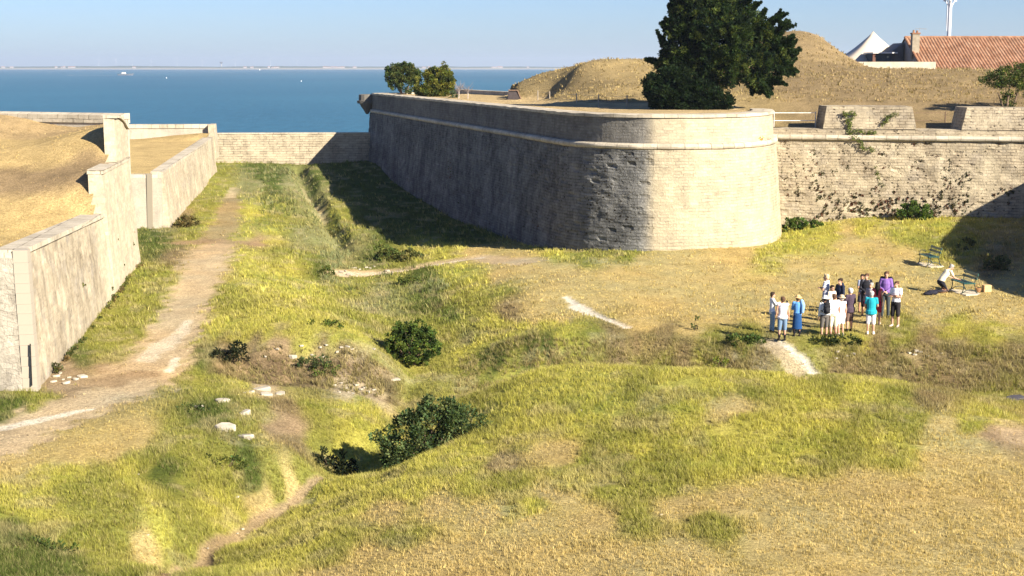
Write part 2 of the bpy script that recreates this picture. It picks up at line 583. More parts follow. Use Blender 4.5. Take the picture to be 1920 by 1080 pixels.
def make_person(loc, yaw, h, label, top, bottom, hair='dark', hat=None, shoes=(.03, .025, .02), arms='hang', sleeves='short', legs='short',
                head_yaw=0.0, hair_len=0.0, build=1.0, socks=None, belt=None, skin=None, jacket=None, bag=False, collar=None, kneel=False, stance=.11, striped_top=None, top_len=0.0, skirt=False, head_pitch=0.0, group="visitors standing in the ditch"):
    s = h / 1.74
    skin = skin or SKIN
    root = empty("person", loc, yaw, label=label, cat="person", group=group)
    V3 = lambda x, y, z: Vector((x * s, y * s, z * s))
    lean = 0.0
    # joints, local: facing -Y, x>0 is the person's left
    hip = [V3(.085, 0, .93), V3(-.085, 0, .93)]
    knee = [V3(stance * .95, -.015, .50), V3(-stance * .95, -.03, .50)]
    ank = [V3(stance, .02, .09), V3(-stance, -.02 if stance < .12 else .05, .09)]
    pel = V3(0, 0, .95); wst = V3(0, .0, 1.08); chest = V3(0, .0, 1.30); shz = 1.44
    sh = [V3(.165 * build, 0.01, shz), V3(-.165 * build, .01, shz)]
    neck = V3(0, .01, 1.50); head = V3(0, -.012, 1.625)
    if kneel:
        # kneeling on the ground, leaning over the bench seat; hips over the heels
        hip = [V3(.09, .10, .47), V3(-.09, .10, .47)]
        knee = [V3(.12, -.22, .07), V3(-.12, -.16, .09)]
        ank = [V3(.11, .28, .08), V3(-.11, .33, .08)]
        pel = V3(0, .10, .50); wst = V3(0, .02, .64); chest = V3(0, -.15, .82)
        sh = [V3(.18, -.26, .93), V3(-.18, -.26, .93)]
        neck = V3(0, -.30, 1.0); head = V3(0, -.41, 1.08)
    # arms
    el = [None, None]; wr = [None, None]; hd = [None, None]
    for k, sg in ((0, 1), (1, -1)):
        S = sh[k]
        a = arms if isinstance(arms, str) else arms[k]
        if a == 'hang':
            el[k] = S + V3(.055 * sg, .02, -.29); wr[k] = el[k] + V3(.015 * sg, -.06, -.25); hd[k] = V3(0, -.02, -1)
        elif a == 'fold':
            el[k] = S + V3(.05 * sg, -.07, -.27); wr[k] = V3(-.06 * sg, -.20, 1.20 + (.03 if k else -.02)); hd[k] = Vector((-sg, -.1, .12))
        elif a == 'behind':
            el[k] = S + V3(.09 * sg, .08, -.27); wr[k] = V3(.03 * sg, .19, 1.00); hd[k] = Vector((-sg * .8, .1, -.4))
        elif a == 'front':
            el[k] = S + V3(.06 * sg, -.03, -.29); wr[k] = V3(.04 * sg, -.24, 1.03); hd[k] = Vector((-sg * .7, -.4, -.2))
        elif a == 'reach':
            el[k] = S + V3(.04 * sg, -.15, -.24); wr[k] = el[k] + V3(-.03 * sg, -.25, .06); hd[k] = Vector((0, -1, .1))
        elif a == 'hip':
            el[k] = S + V3(.20 * sg, .08, -.24); wr[k] = V3(.17 * sg, -.03, 1.03); hd[k] = Vector((-sg * .6, -.5, -.5))
        elif a == 'seat':
            el[k] = S + V3(.07 * sg, -.12, -.25); wr[k] = el[k] + V3(-.04 * sg, -.23, -.09); hd[k] = Vector((0, -1, -.25))
        elif a == 'hold':
            el[k] = S + V3(.05 * sg, .0, -.29); wr[k] = el[k] + V3(-.02 * sg, -.20, -.10); hd[k] = Vector((0, -.9, -.4))
        hd[k] = hd[k].normalized()
    # ---------------- body
    mb = MB()
    spine = [pel + V3(0, 0, -.06), pel, wst, chest, (chest + neck) * .5 + V3(0, .01, .04)]
    def torso(m, grow, lo=0, hi=5, flare=0.0):
        R = [(.150, .115), (.165, .12), (.140, .108), (.165, .122), (.125, .095)]
        for i in range(lo, hi - 1):
            a, b = spine[i], spine[i + 1]
            for q in range(4):
                f = q / 4
                p = a.lerp(b, f)
                rx = (R[i][0] * (1 - f) + R[i + 1][0] * f) * build * s + grow
                ry = (R[i][1] * (1 - f) + R[i + 1][1] * f) * build * s + grow
                m.ball(p, (rx, ry, .085 * s + grow * .5), 12, 8)
    torso(mb, 0)
    for k in (0, 1):
        cap(mb, sh[k], chest + V3(0, 0, .10) if not kneel else chest + V3(0, -.05, .06), .062 * s, .085 * s)
        cap(mb, hip[k], knee[k], .088 * s * build ** .5, .056 * s)
        cap(mb, knee[k], knee[k].lerp(ank[k], .35) + V3(0, .012, 0), .054 * s, .056 * s)
        cap(mb, knee[k].lerp(ank[k], .35) + V3(0, .012, 0), ank[k], .056 * s, .036 * s)
        if kneel:
            cap(mb, ank[k], ank[k] + V3(0, .10, -.02), .035 * s, .028 * s)
        else:
            out = .03 if k == 0 else -.03
            cap(mb, ank[k] + V3(0, .03, -.05), ank[k] + V3(out, -.15, -.062), .034 * s, .026 * s)
        cap(mb, sh[k], el[k], .050 * s, .038 * s)
        cap(mb, el[k], wr[k], .039 * s, .025 * s)
        # hand: palm, four fingers, thumb
        d = hd[k]
        side_ = d.cross(Vector((0, 0, 1)))
        if side_.length < .3: side_ = Vector((0, 1, 0))
        side_.normalize(); nrm = side_.cross(d).normalized()
        pc = wr[k] + d * .05 * s
        cap(mb, wr[k] + side_ * .012 * s, pc + side_ * .022 * s + d * .03 * s, .021 * s, .017 * s, 8)
        cap(mb, wr[k] - side_ * .012 * s, pc - side_ * .022 * s + d * .03 * s, .021 * s, .017 * s, 8)
        for q, (o_, ln) in enumerate(((-.033, .065), (-.011, .076), (.011, .072), (.033, .055))):
            b0 = pc + side_ * o_ * s + d * .035 * s
            mid = b0 + d * ln * .5 * s - nrm * .006 * s
            mb.tube([b0, mid, mid + d * ln * .42 * s - nrm * .022 * s], [.0105 * s, .0100 * s, .0095 * s], 7)
        tb_ = wr[k] + side_ * .03 * s + d * .02 * s
        mb.tube([tb_, tb_ + side_ * .028 * s + d * .03 * s, tb_ + side_ * .03 * s + d * .06 * s], [.014 * s, .012 * s, .010 * s], 7)
    cap(mb, (chest + neck) * .5 + V3(0, .01, .05), neck.lerp(head, .55), .058 * s, .052 * s)
    Rh = Matrix.Rotation(head_yaw, 3, 'Z') @ Matrix.Rotation(head_pitch, 3, 'X')
    HP = lambda x, y, z: head + Rh @ V3(x, y, z)
    mb.ball(HP(0, .012, .022), (.076 * s, .092 * s, .098 * s), 16, 12, Rh)
    mb.ball(HP(0, -.030, -.050), (.055 * s, .058 * s, .065 * s), 14, 10, Rh)
    mb.ball(HP(0, -.098, -.012), (.013 * s, .020 * s, .026 * s), 8, 6, Rh)
    mb.ball(HP(.078, .012, -.005), (.012 * s, .020 * s, .030 * s), 8, 6, Rh)
    mb.ball(HP(-.078, .012, -.005), (.012 * s, .020 * s, .030 * s), 8, 6, Rh)
    bake(mb, "body", .0085, skin, root, 2)
    for sg in (1, -1):
        m2 = MB(); m2.ball(HP(.030 * sg, -.082, .012), (.013 * s, .010 * s, .008 * s), 8, 6, Rh); m2.build("eye", EYE, root, True)
    m2 = MB(); m2.ball(HP(0, -.087, -.055), (.024 * s, .010 * s, .007 * s), 8, 6, Rh); m2.build("mouth", LIP, root, True)
    # ---------------- hair
    if hair:
        m2 = MB()
        m2.ball(HP(0, .026, .040), (.090 * s, .098 * s, .095 * s), 16, 12, Rh)
        m2.ball(HP(0, .060, -.01), (.078 * s, .060 * s, .085 * s), 14, 10, Rh)
        m2.ball(HP(0, -.045, .085), (.062 * s, .045 * s, .035 * s), 12, 8, Rh)
        for q in range(10):
            a = q * 2.4
            m2.ball(HP(.062 * math.cos(a), .03 + .06 * math.sin(a), .06 + .035 * math.sin(a * 1.7)), .038 * s, 8, 6)
        if hair_len:
            m2.tube([HP(0, .07, .0), HP(0, .085, -.12), HP(0, .09, -.12 - hair_len)], [.085 * s, .080 * s, .05 * s], 10)
            for sg in (1, -1):
                m2.tube([HP(.07 * sg, .02, .03), HP(.082 * sg, .03, -.09), HP(.07 * sg, .05, -.08 - hair_len * .7)], [.030 * s, .032 * s, .022 * s], 8)
        bake(m2, "hair", .010, cloth(HAIR[hair], .6), root, 1)
    if hat:
        kind, hc = hat
        m2 = MB()
        br = .17 if kind == 'brim' else .14
        rings = []
        for rx, zz in [(.07, .075), (br * .98, .040), (br, .048), (br * .9, .062), (.100, .075), (.098, .12), (.085, .155), (.045, .170), (.01, .172)]:
            rings.append((rx, zz))
        n = 18; vs = []; fs = []
        for rx, zz in rings:
            for q in range(n):
                a = 2 * math.pi * q / n
                wv = .010 * math.sin(2 * a) if rx > .12 else 0
                vs.append(HP(rx * math.cos(a), .015 + rx * 1.08 * math.sin(a), zz + wv))
        for i in range(len(rings) - 1):
            for q in range(n):
                fs.append([i * n + q, i * n + (q + 1) % n, (i + 1) * n + (q + 1) % n, (i + 1) * n + q])
        fs.append(list(range(n))[::-1]); fs.append([(len(rings) - 1) * n + q for q in range(n)])
        m2.add(vs, fs)
        m2.build("hat", cloth(hc), root, True)
        m3 = MB()
        vs = []
        for zz in (.078, .098):
            for q in range(n):
                a = 2 * math.pi * q / n
                vs.append(HP(.1025 * math.cos(a), .015 + .1025 * 1.08 * math.sin(a), zz))
        m3.add(vs, [[q, (q + 1) % n, n + (q + 1) % n, n + q] for q in range(n)])
        m3.build("hat_band", cloth(tuple(np.array(hc) * .55)), root)
    # ---------------- top
    m2 = MB(); torso(m2, .017 * s, 1, 5)
    m2.ball(spine[4] + V3(0, 0, .01), (.105 * s * build, .088 * s, .05 * s), 12, 8)
    if top_len:
        for q in range(5):
            f = q / 4
            m2.ball(pel.lerp(pel + V3(0, 0, -top_len), f), (.200 * s * build, .157 * s * build, .08 * s), 12, 8)
    for k in (0, 1):
        cap(m2, sh[k], chest + V3(0, 0, .09) if not kneel else chest + V3(0, -.05, .06), .070 * s, .095 * s)
        f = {'none': 0, 'short': .62, 'long': 1.0}[sleeves]
        if f:
            m2.tube([sh[k], sh[k].lerp(el[k], f)], [.066 * s, .056 * s], 12, caps=True)
        if sleeves == 'long':
            m2.tube([el[k], el[k].lerp(wr[k], .92)], [.053 * s, .040 * s], 12)
    tmat = striped_top or cloth(top)
    tp = bake(m2, "shirt" if not skirt else "dress_top", .013, tmat, root, 2)
    if collar:
        m3 = MB(); nb = (chest + neck) * .5 + V3(0, .01, .07)
        m3.loft([(nb.x, nb.y, nb.z - .01, .072 * s, .068 * s), (nb.x, nb.y, nb.z + .028 * s, .066 * s, .062 * s)], 12)
        m3.build("collar", cloth(collar), tp)
    # ---------------- bottom
    m2 = MB()
    if skirt:
        L = {'short': .52, 'long': .70}[legs]
        zt = 1.03
        rings = []
        for q in range(8):
            f = q / 7
            rings.append((0, 0, (zt - L * f) * s, (.165 + .05 * f) * build * s, (.130 + .05 * f) * build * s))
        m2.loft(rings[::-1], 18)
        bake(m2, "skirt", .015, cloth(bottom), root, 2)
    else:
        m2.ball(pel, (.182 * s * build, .138 * s * build, .10 * s), 14, 10)
        m2.ball(pel + V3(0, 0, -.05), (.172 * s * build, .132 * s * build, .10 * s), 14, 10)
        for k in (0, 1):
            if legs == 'short':
                m2.tube([hip[k] + V3(0, 0, -.02), hip[k].lerp(knee[k], .82)], [.108 * s * build ** .5, .092 * s], 12)
            elif legs == 'knee':
                m2.tube([hip[k] + V3(0, 0, -.02), knee[k], knee[k].lerp(ank[k], .12)], [.108 * s * build ** .5, .080 * s, .074 * s], 12)
            else:
                m2.tube([hip[k] + V3(0, 0, -.02), knee[k], ank[k] + V3(0, 0, .02)], [.106 * s * build ** .5, .072 * s, .056 * s], 12)
        bake(m2, {'short': 'shorts', 'knee': 'shorts', 'long': 'trousers'}[legs], .013, cloth(bottom), root, 2)
    if belt:
        m3 = MB(); m3.loft([(pel.x, pel.y, pel.z + .085 * s, .176 * s * build, .134 * s * build), (pel.x, pel.y, pel.z + .12 * s, .172 * s * build, .130 * s * build)], 16)
        m3.build("belt", cloth(belt), root)
    # ---------------- shoes and socks
    for k in (0, 1):
        m2 = MB()
        out = .03 if k == 0 else -.03
        if kneel:
            m2.tube([ank[k] + V3(0, .02, 0), ank[k] + V3(0, .13, -.03)], [.046 * s, .038 * s], 10)
        else:
            m2.tube([ank[k] + V3(0, .035, -.048), ank[k] + V3(out * .5, -.06, -.052), ank[k] + V3(out, -.165, -.058)], [.043 * s, .044 * s, .034 * s], 10)
            m2.tube([ank[k] + V3(0, .015, -.04), ank[k] + V3(0, .01, .02)], [.044 * s, .042 * s], 10)
        bake(m2, "shoe", .012, cloth(shoes), root, 1)
        if socks and not kneel:
            m2 = MB(); m2.tube([ank[k] + V3(0, .0, .02), ank[k].lerp(knee[k], .72)], [.043 * s, .064 * s], 12, caps=False)
            m2.build("boot_shaft", cloth(socks), root, True)
    if jacket == 'shoulders':
        m2 = MB()
        for k, sg in ((0, 1), (1, -1)):
            m2.tube([sh[k] + V3(0, .06, .05), sh[k] + V3(.06 * sg, .09, -.18), sh[k] + V3(.07 * sg, .10, -.46)], [.075 * s, .07 * s, .05 * s], 10)
        m2.tube([sh[0] + V3(0, .08, .04), sh[1] + V3(0, .08, .04)], [.075 * s, .075 * s], 10)
        m2.tube([V3(0, .12, 1.40), V3(0, .14, 1.08)], [.15 * s, .13 * s], 10)
        bake(m2, "draped_jacket", .014, cloth((.02, .02, .028)), root, 2)
    if jacket == 'open':
        m2 = MB(); torso(m2, .032 * s, 1, 5)
        for k in (0, 1):
            m2.tube([sh[k], el[k], el[k].lerp(wr[k], .95)], [.078 * s, .062 * s, .048 * s], 12)
        bake(m2, "jacket", .014, cloth((.018, .018, .022)), root, 2)
    if jacket == 'hood':
        m2 = MB(); m2.tube([sh[0] * .6 + neck * .4 + V3(0, .06, -.02), neck + V3(0, .10, .0), sh[1] * .6 + neck * .4 + V3(0, .06, -.02)], [.05 * s, .085 * s, .05 * s], 10)
        bake(m2, "hood", .014, cloth(top), root, 2)
    return root


def face_to(v): return v


def at_foot(u, v, z=0.0):
    x, y = PZ(u, v, z)
    return x, y


PEOPLE = [  # u, v of the feet, height px in the photograph
]


def person_at(u, vfoot, vhead, **k):
    x, y = PZ(u, vfoot, .02)
    h = (vfoot - vhead) / F * math.hypot(y, CAM_Z) * 1.0
    return dict(pos=(x, y), h=min(max(h, 1.50), 1.86), **k)


W_ = (.74, .74, .74)
DEG = math.radians
# yaw 0 faces the camera, pi faces away, +90 deg faces the photo's right, -90 deg the left
people = [
    person_at(1447, 623, 547, yaw=DEG(95), label="dark haired person in white shirt and jeans, leftmost visitor, holding a small device", top=W_, bottom=(.22, .32, .42), hair='dark', arms='reach', sleeves='long', legs='long', build=.88, top_len=.10),
    person_at(1466, 638, 555, yaw=DEG(175), label="person in white sleeveless top, denim shorts and tall black boots seen from behind", top=(.76, .72, .74), bottom=(.13, .20, .30), hair='brown', arms=('hang', 'hang'), sleeves='none', legs='knee', socks=(.012, .012, .018), build=1.08, top_len=.03),
    person_at(1494, 630, 553, yaw=DEG(172), label="woman in blue dress and straw hat with a shawl over one shoulder", top=(.10, .26, .55), bottom=(.015, .055, .16), hair='brown', hat=('brim', (.62, .40, .18)), arms='fold', sleeves='long', legs='long', skirt=True, socks=(.02, .02, .03), skin=SKIN_D),
    person_at(1545, 629, 552, yaw=DEG(190), label="person in white sun hat with black backpack and grey shorts", top=(.70, .70, .68), bottom=(.11, .10, .09), hair='dark', hat=('brim', (.80, .77, .72)), arms='hang', sleeves='long', legs='knee', bag=True, build=1.1),
    person_at(1562, 628, 547, yaw=DEG(185), label="brown haired man in white shirt and cream shorts behind the backpack wearer", top=(.80, .78, .78), bottom=(.62, .60, .46), hair='brown', arms='hang', sleeves='short', legs='knee', build=1.08, socks=(.45, .26, .2)),
    person_at(1576, 627, 551, yaw=DEG(200), label="person in tan sun hat, white top and white shorts with bare arm", top=(.78, .76, .82), bottom=(.78, .76, .80), hair='grey', hat=('brim', (.52, .40, .26)), arms='hang', sleeves='none', legs='short', build=1.0, top_len=.04, shoes=(.5, .45, .4)),
    person_at(1592, 621, 539, yaw=DEG(205), label="white haired man in dark plum jacket and brown shorts", top=(.060, .042, .060), bottom=(.13, .085, .07), hair='white', arms='front', sleeves='long', legs='knee', build=1.1, top_len=.14, head_yaw=DEG(10)),
    person_at(1558, 611, 533, yaw=DEG(30), label="dark haired woman in cream top half hidden at the middle of the group", top=(.68, .60, .48), bottom=(.10, .09, .09), hair='dark', arms='front', sleeves='short', legs='long', build=.9),
    person_at(1573, 604, 520, yaw=DEG(-60), label="dark haired person in navy hooded top looking left", top=(.018, .024, .045), bottom=(.03, .03, .04), hair='dark', arms='front', sleeves='long', legs='long', jacket='hood', head_yaw=DEG(15)),
    person_at(1547, 600, 512, yaw=DEG(-120), label="blond man in blue and white striped shirt with folded arms", top=W_, bottom=(.05, .07, .16), hair='blond', arms='fold', sleeves='short', legs='long', striped_top='S', build=.95),
    person_at(1614, 586, 513, yaw=DEG(25), label="dark haired woman in grey dress at the back of the group", top=(.22, .24, .32), bottom=(.05, .05, .07), hair='dark', arms='front', sleeves='short', legs='short', skirt=True, build=.88, skin=SKIN_D, head_yaw=DEG(-50)),
    person_at(1622, 594, 513, yaw=DEG(-10), label="brown haired man in black jacket beside the woman in grey", top=(.10, .10, .12), bottom=(.02, .02, .025), hair='brown', arms='front', sleeves='long', legs='knee', jacket='open', head_yaw=DEG(-20)),
    person_at(1631, 604, 529, yaw=DEG(-40), label="grey haired person in pale scarf directly behind the teal shirt", top=(.30, .28, .30), bottom=(.08, .06, .06), hair='grey', arms='front', sleeves='long', legs='long', build=.95, collar=(.7, .68, .66)),
    person_at(1632, 625, 543, yaw=DEG(165), label="man in teal polo shirt and white shorts with grey hair", top=(.018, .29, .36), bottom=(.80, .77, .80), hair='silver', arms='front', sleeves='short', legs='knee', build=1.12, top_len=.10, shoes=(.70, .66, .62)),
    person_at(1643, 608, 528, yaw=DEG(160), label="woman with long black hair, red top and red shorts", top=(.50, .07, .09), bottom=(.40, .03, .05), hair='black', hair_len=.28, arms='hang', sleeves='none', legs='short', build=.88, shoes=(.6, .4, .3)),
    person_at(1659, 597, 507, yaw=DEG(-20), label="tall man in purple shirt with dark jacket draped over his shoulders", top=(.19, .105, .32), bottom=(.045, .055, .06), hair='brown', arms='front', sleeves='long', legs='long', jacket='shoulders', belt=(.02, .015, .01), head_yaw=DEG(10)),
    person_at(1678, 613, 527, yaw=DEG(-38), label="man in white t-shirt and black shorts with folded arms, rightmost of the group", top=(.72, .72, .76), bottom=(.025, .022, .024), hair='brown', arms='fold', sleeves='short', legs='knee', build=1.02, shoes=(.6, .45, .4)),
]
STR = striped((.72, .72, .76), (.07, .09, .22))
ppl_info = []
for d in people:
    pos = d.pop('pos'); yw = d.pop('yaw'); st_ = d.pop('striped_top', None); bg_ = d.pop('bag', False)
    r = make_person((pos[0], pos[1], 0.0), yw, d.pop('h'), d.pop('label'), striped_top=STR if st_ else None, bag=bg_, **d)
    r['_bag'] = 1 if bg_ else 0
    ppl_info.append(r)

# ------------------------------------------------------------------ terrain of the dry ditch
GZ = [  # (u, v, z) of visible ground
    # plain with the visitors
    (1500, 622, 0), (1640, 620, 0), (1800, 565, .08), (1740, 502, .25), (1400, 600, 0), (1466, 640, 0), (1450, 632, 0), (1485, 636, 0), (1200, 602, 0), (1100, 560, 0), (1300, 520, .1),
    (1500, 480, .3), (1210, 470, .36), (1330, 467, .47), (1090, 468, .1), (1020, 460, -.45), (1450, 440, .3), (1500, 430, .54), (1620, 412, 1.1),
    (1700, 410, 1.2), (1850, 455, .8), (1900, 520, .3), (1900, 600, .0), (950, 500, -.1), (1000, 560, -.05), (960, 480, -.2),
    (900, 425, -.7), (800, 385, -.55), (740, 340, .1), (690, 308, 1.1), (850, 470, -.45), (800, 440, -.65),
    # main ditch
    (400, 455, -.3), (360, 460, -.3), (430, 330, .8), (500, 309, 1.0), (600, 309, 1.05), (405, 322, .8), (350, 380, .2), (320, 430, -.2), (270, 490, -.25),
    (105, 690, -.3), (60, 728, -.3), (200, 580, -.25), (0, 810, -.3), (200, 740, -.3), (300, 640, -.3), (340, 560, -.3), (480, 380, .2), (450, 420, -.1),
    # berm
    (450, 520, -.05), (560, 560, .1), (600, 600, .15), (640, 622, .05), (520, 470, -.1), (430, 600, -.15), (500, 630, .1), (430, 628, -.05),
    # ditch of the cunette
    (565, 315, .7), (585, 362, -.2), (610, 420, -.9), (630, 470, -1.15), (700, 500, -1.1), (660, 520, -1.15), (720, 560, -1.3), (760, 600, -1.4),
    (600, 325, .7), (622, 345, .3), (560, 380, .0), (560, 430, -.3), (650, 380, -.3), (700, 430, -.75),
    # earth drop under the berm
    (470, 690, -.7), (560, 695, -.74), (650, 715, -1.0), (420, 680, -.45), (720, 720, -1.2), (770, 690, -1.45),
    (440, 636, -.08), (500, 638, .0), (560, 637, .05), (620, 634, .05), (680, 636, -.15), (560, 665, -.31), (640, 668, -.36), (500, 665, -.28),
    # left foreground
    (450, 740, -.55), (430, 795, -.5), (520, 760, -.6), (350, 850, -.45), (200, 850, -.4), (100, 900, -.35), (300, 950, -.5), (50, 1050, -.3), (250, 1060, -.5), (560, 850, -.95),
    (100, 800, -.3),
    # gully
    (340, 1070, -1.35), (450, 1000, -1.45), (560, 930, -1.6), (630, 885, -1.7), (700, 850, -1.7), (760, 760, -1.6),
    # right foreground mound
    (600, 1000, -.45), (700, 920, -.6), (800, 860, -.5), (900, 810, -.35), (930, 760, -.3), (1000, 700, -.2), (1100, 692, -.02), (1300, 700, .15), (1500, 708, .2), (1650, 715, .12), (1780, 735, .0),
    (1900, 770, .0), (1000, 850, .1), (1000, 1000, .3), (700, 1060, .1), (1300, 850, .35), (1500, 900, .5), (1500, 1050, .6), (1900, 900, .4), (1900, 1050, .5), (500, 1070, -.5),
    # side of the plain above the cunette
    (880, 560, -.55), (900, 600, -.6), (950, 640, -.6), (840, 640, -1.2), (850, 700, -1.3), (820, 520, -.75),
]
GX = [  # (x, y, z) of hidden ground
    (10.2, 50.5, -1.15), (4.5, 51.2, -1.2), (0.5, 51.5, -1.3), (7.2, 50.8, -1.15), (12.8, 50.2, -1.05), (15.5, 49.0, -.85), (18.5, 48, -.7),
    (4.5, 55.7, 0.0), (7.2, 55.6, 0), (14.0, 55.2, 0), (17.5, 54.4, 0), (21, 53.5, .0), (1.5, 55.0, -.1),
    (-30, 60, -.3), (-30, 90, 0), (-30, 140, 1), (-24, 40, -.3), (0, 10, .3), (25, 20, .6), (-25, 15, -.2), (45, 60, .3), (45, 85, 1), (30, 30, .5),
    (20, 100, 1), (40, 130, 1), (0, 150, 1), (-20, 160, 1), (40, 160, 1), (24, 46, -.3), (28, 42, .2),
]
_p = []; _z = []
for u, v, z in GZ:
    x, y = PZ(u, v, z); _p.append((x, y)); _z.append(z)
for x, y, z in GX:
    _p.append((x, y)); _z.append(z)
ground_rbf = RBF(_p, np.array(_z), 0.03)


GUL = []
for u, v, zz in [(300, 1110, -1.35), (340, 1070, -1.4), (400, 1030, -1.4), (450, 1000, -1.45), (500, 965, -1.5), (560, 930, -1.6), (620, 885, -1.7), (690, 850, -1.7), (740, 800, -1.65), (765, 740, -1.55), (775, 690, -1.45)]:
    _x, _y = PZ(u, v, zz); GUL.append(np.array([_x, _y]))

GUL2 = []
for u, v, zz in [(556, 316, .6), (570, 338, .3), (583, 360, -.1), (598, 388, -.5), (612, 415, -.8), (630, 440, -1.0), (640, 470, -1.1)]:
    _x, _y = PZ(u, v, zz); GUL2.append(np.array([_x, _y]))


def H(x, y, fine=True):
    x = np.asarray(x, float); y = np.asarray(y, float)
    z = np.clip(ground_rbf(x, y), -2.2, 1.6)
    g = np.full(x.shape, 9.0)
    for a, b in zip(GUL[:-1], GUL[1:]):
        ab = b[:2] - a[:2]
        t_ = np.clip(((x - a[0]) * ab[0] + (y - a[1]) * ab[1]) / (ab @ ab), 0, 1)
        g = np.minimum(g, np.hypot(x - a[0] - t_ * ab[0], y - a[1] - t_ * ab[1]))
    z = z - .30 * np.clip(1 - (g + .3 * fbm(x, y, 8, 2)) / 1.15, 0, 1) ** 1.3
    g2 = np.full(x.shape, 9.0)
    for a, b in zip(GUL2[:-1], GUL2[1:]):
        ab = b[:2] - a[:2]
        t_ = np.clip(((x - a[0]) * ab[0] + (y - a[1]) * ab[1]) / (ab @ ab), 0, 1)
        g2 = np.minimum(g2, np.hypot(x - a[0] - t_ * ab[0], y - a[1] - t_ * ab[1]))
    z = z - .85 * np.clip(1 - (g2 + .5 * fbm(x * .8, y * .5, 18, 3)) / .95, 0, 1) ** .8
    # broken edge of the berm, a scraped earth face
    sx_ = (x + 7.3) / 3.1
    edge = 53.0 + .7 * fbm(x * .6, x * 0 + 2, 9, 3) - .25 * sx_ ** 2
    on = np.clip(1.2 - np.abs(sx_), 0, 1) ** .5 * (np.abs(sx_) < 1.2)
    z = z + on * (.08 * sstep(edge - .35, edge, y) * (1 - sstep(edge, edge + 3.5, y)) - .25 * sstep(edge - 3, edge - .6, y) * (1 - sstep(edge - .35, edge, y)))
    z = z + 0.07 * fbm(x * .45, y * .45, 5, 3) + 0.05 * fbm(x * 1.6, y * 1.6, 11, 3)
    return z


def Hs(x, y):
    return float(H(np.array([x]), np.array([y]))[0])


def G(u, v, dz=0.0, z0=0.0):
    """point of the ground seen at (u, v): march along the ray"""
    r = ray(u, v)
    t = np.linspace(18 / r[1], 150 / r[1], 900)
    x, y, z = r[0] * t, r[1] * t, CAM_Z + r[2] * t
    h = H(x, y)
    k = np.argmax(z < h)
    if z[k] >= h[k]: k = len(t) - 1
    if k > 0:
        a = (z[k - 1] - h[k - 1]); b = (h[k] - z[k]); f = a / max(a + b, 1e-6)
        tt = t[k - 1] + (t[k] - t[k - 1]) * f
    else: tt = t[0]
    x, y = r[0] * tt, r[1] * tt
    return Vector((x, y, Hs(x, y) + dz))


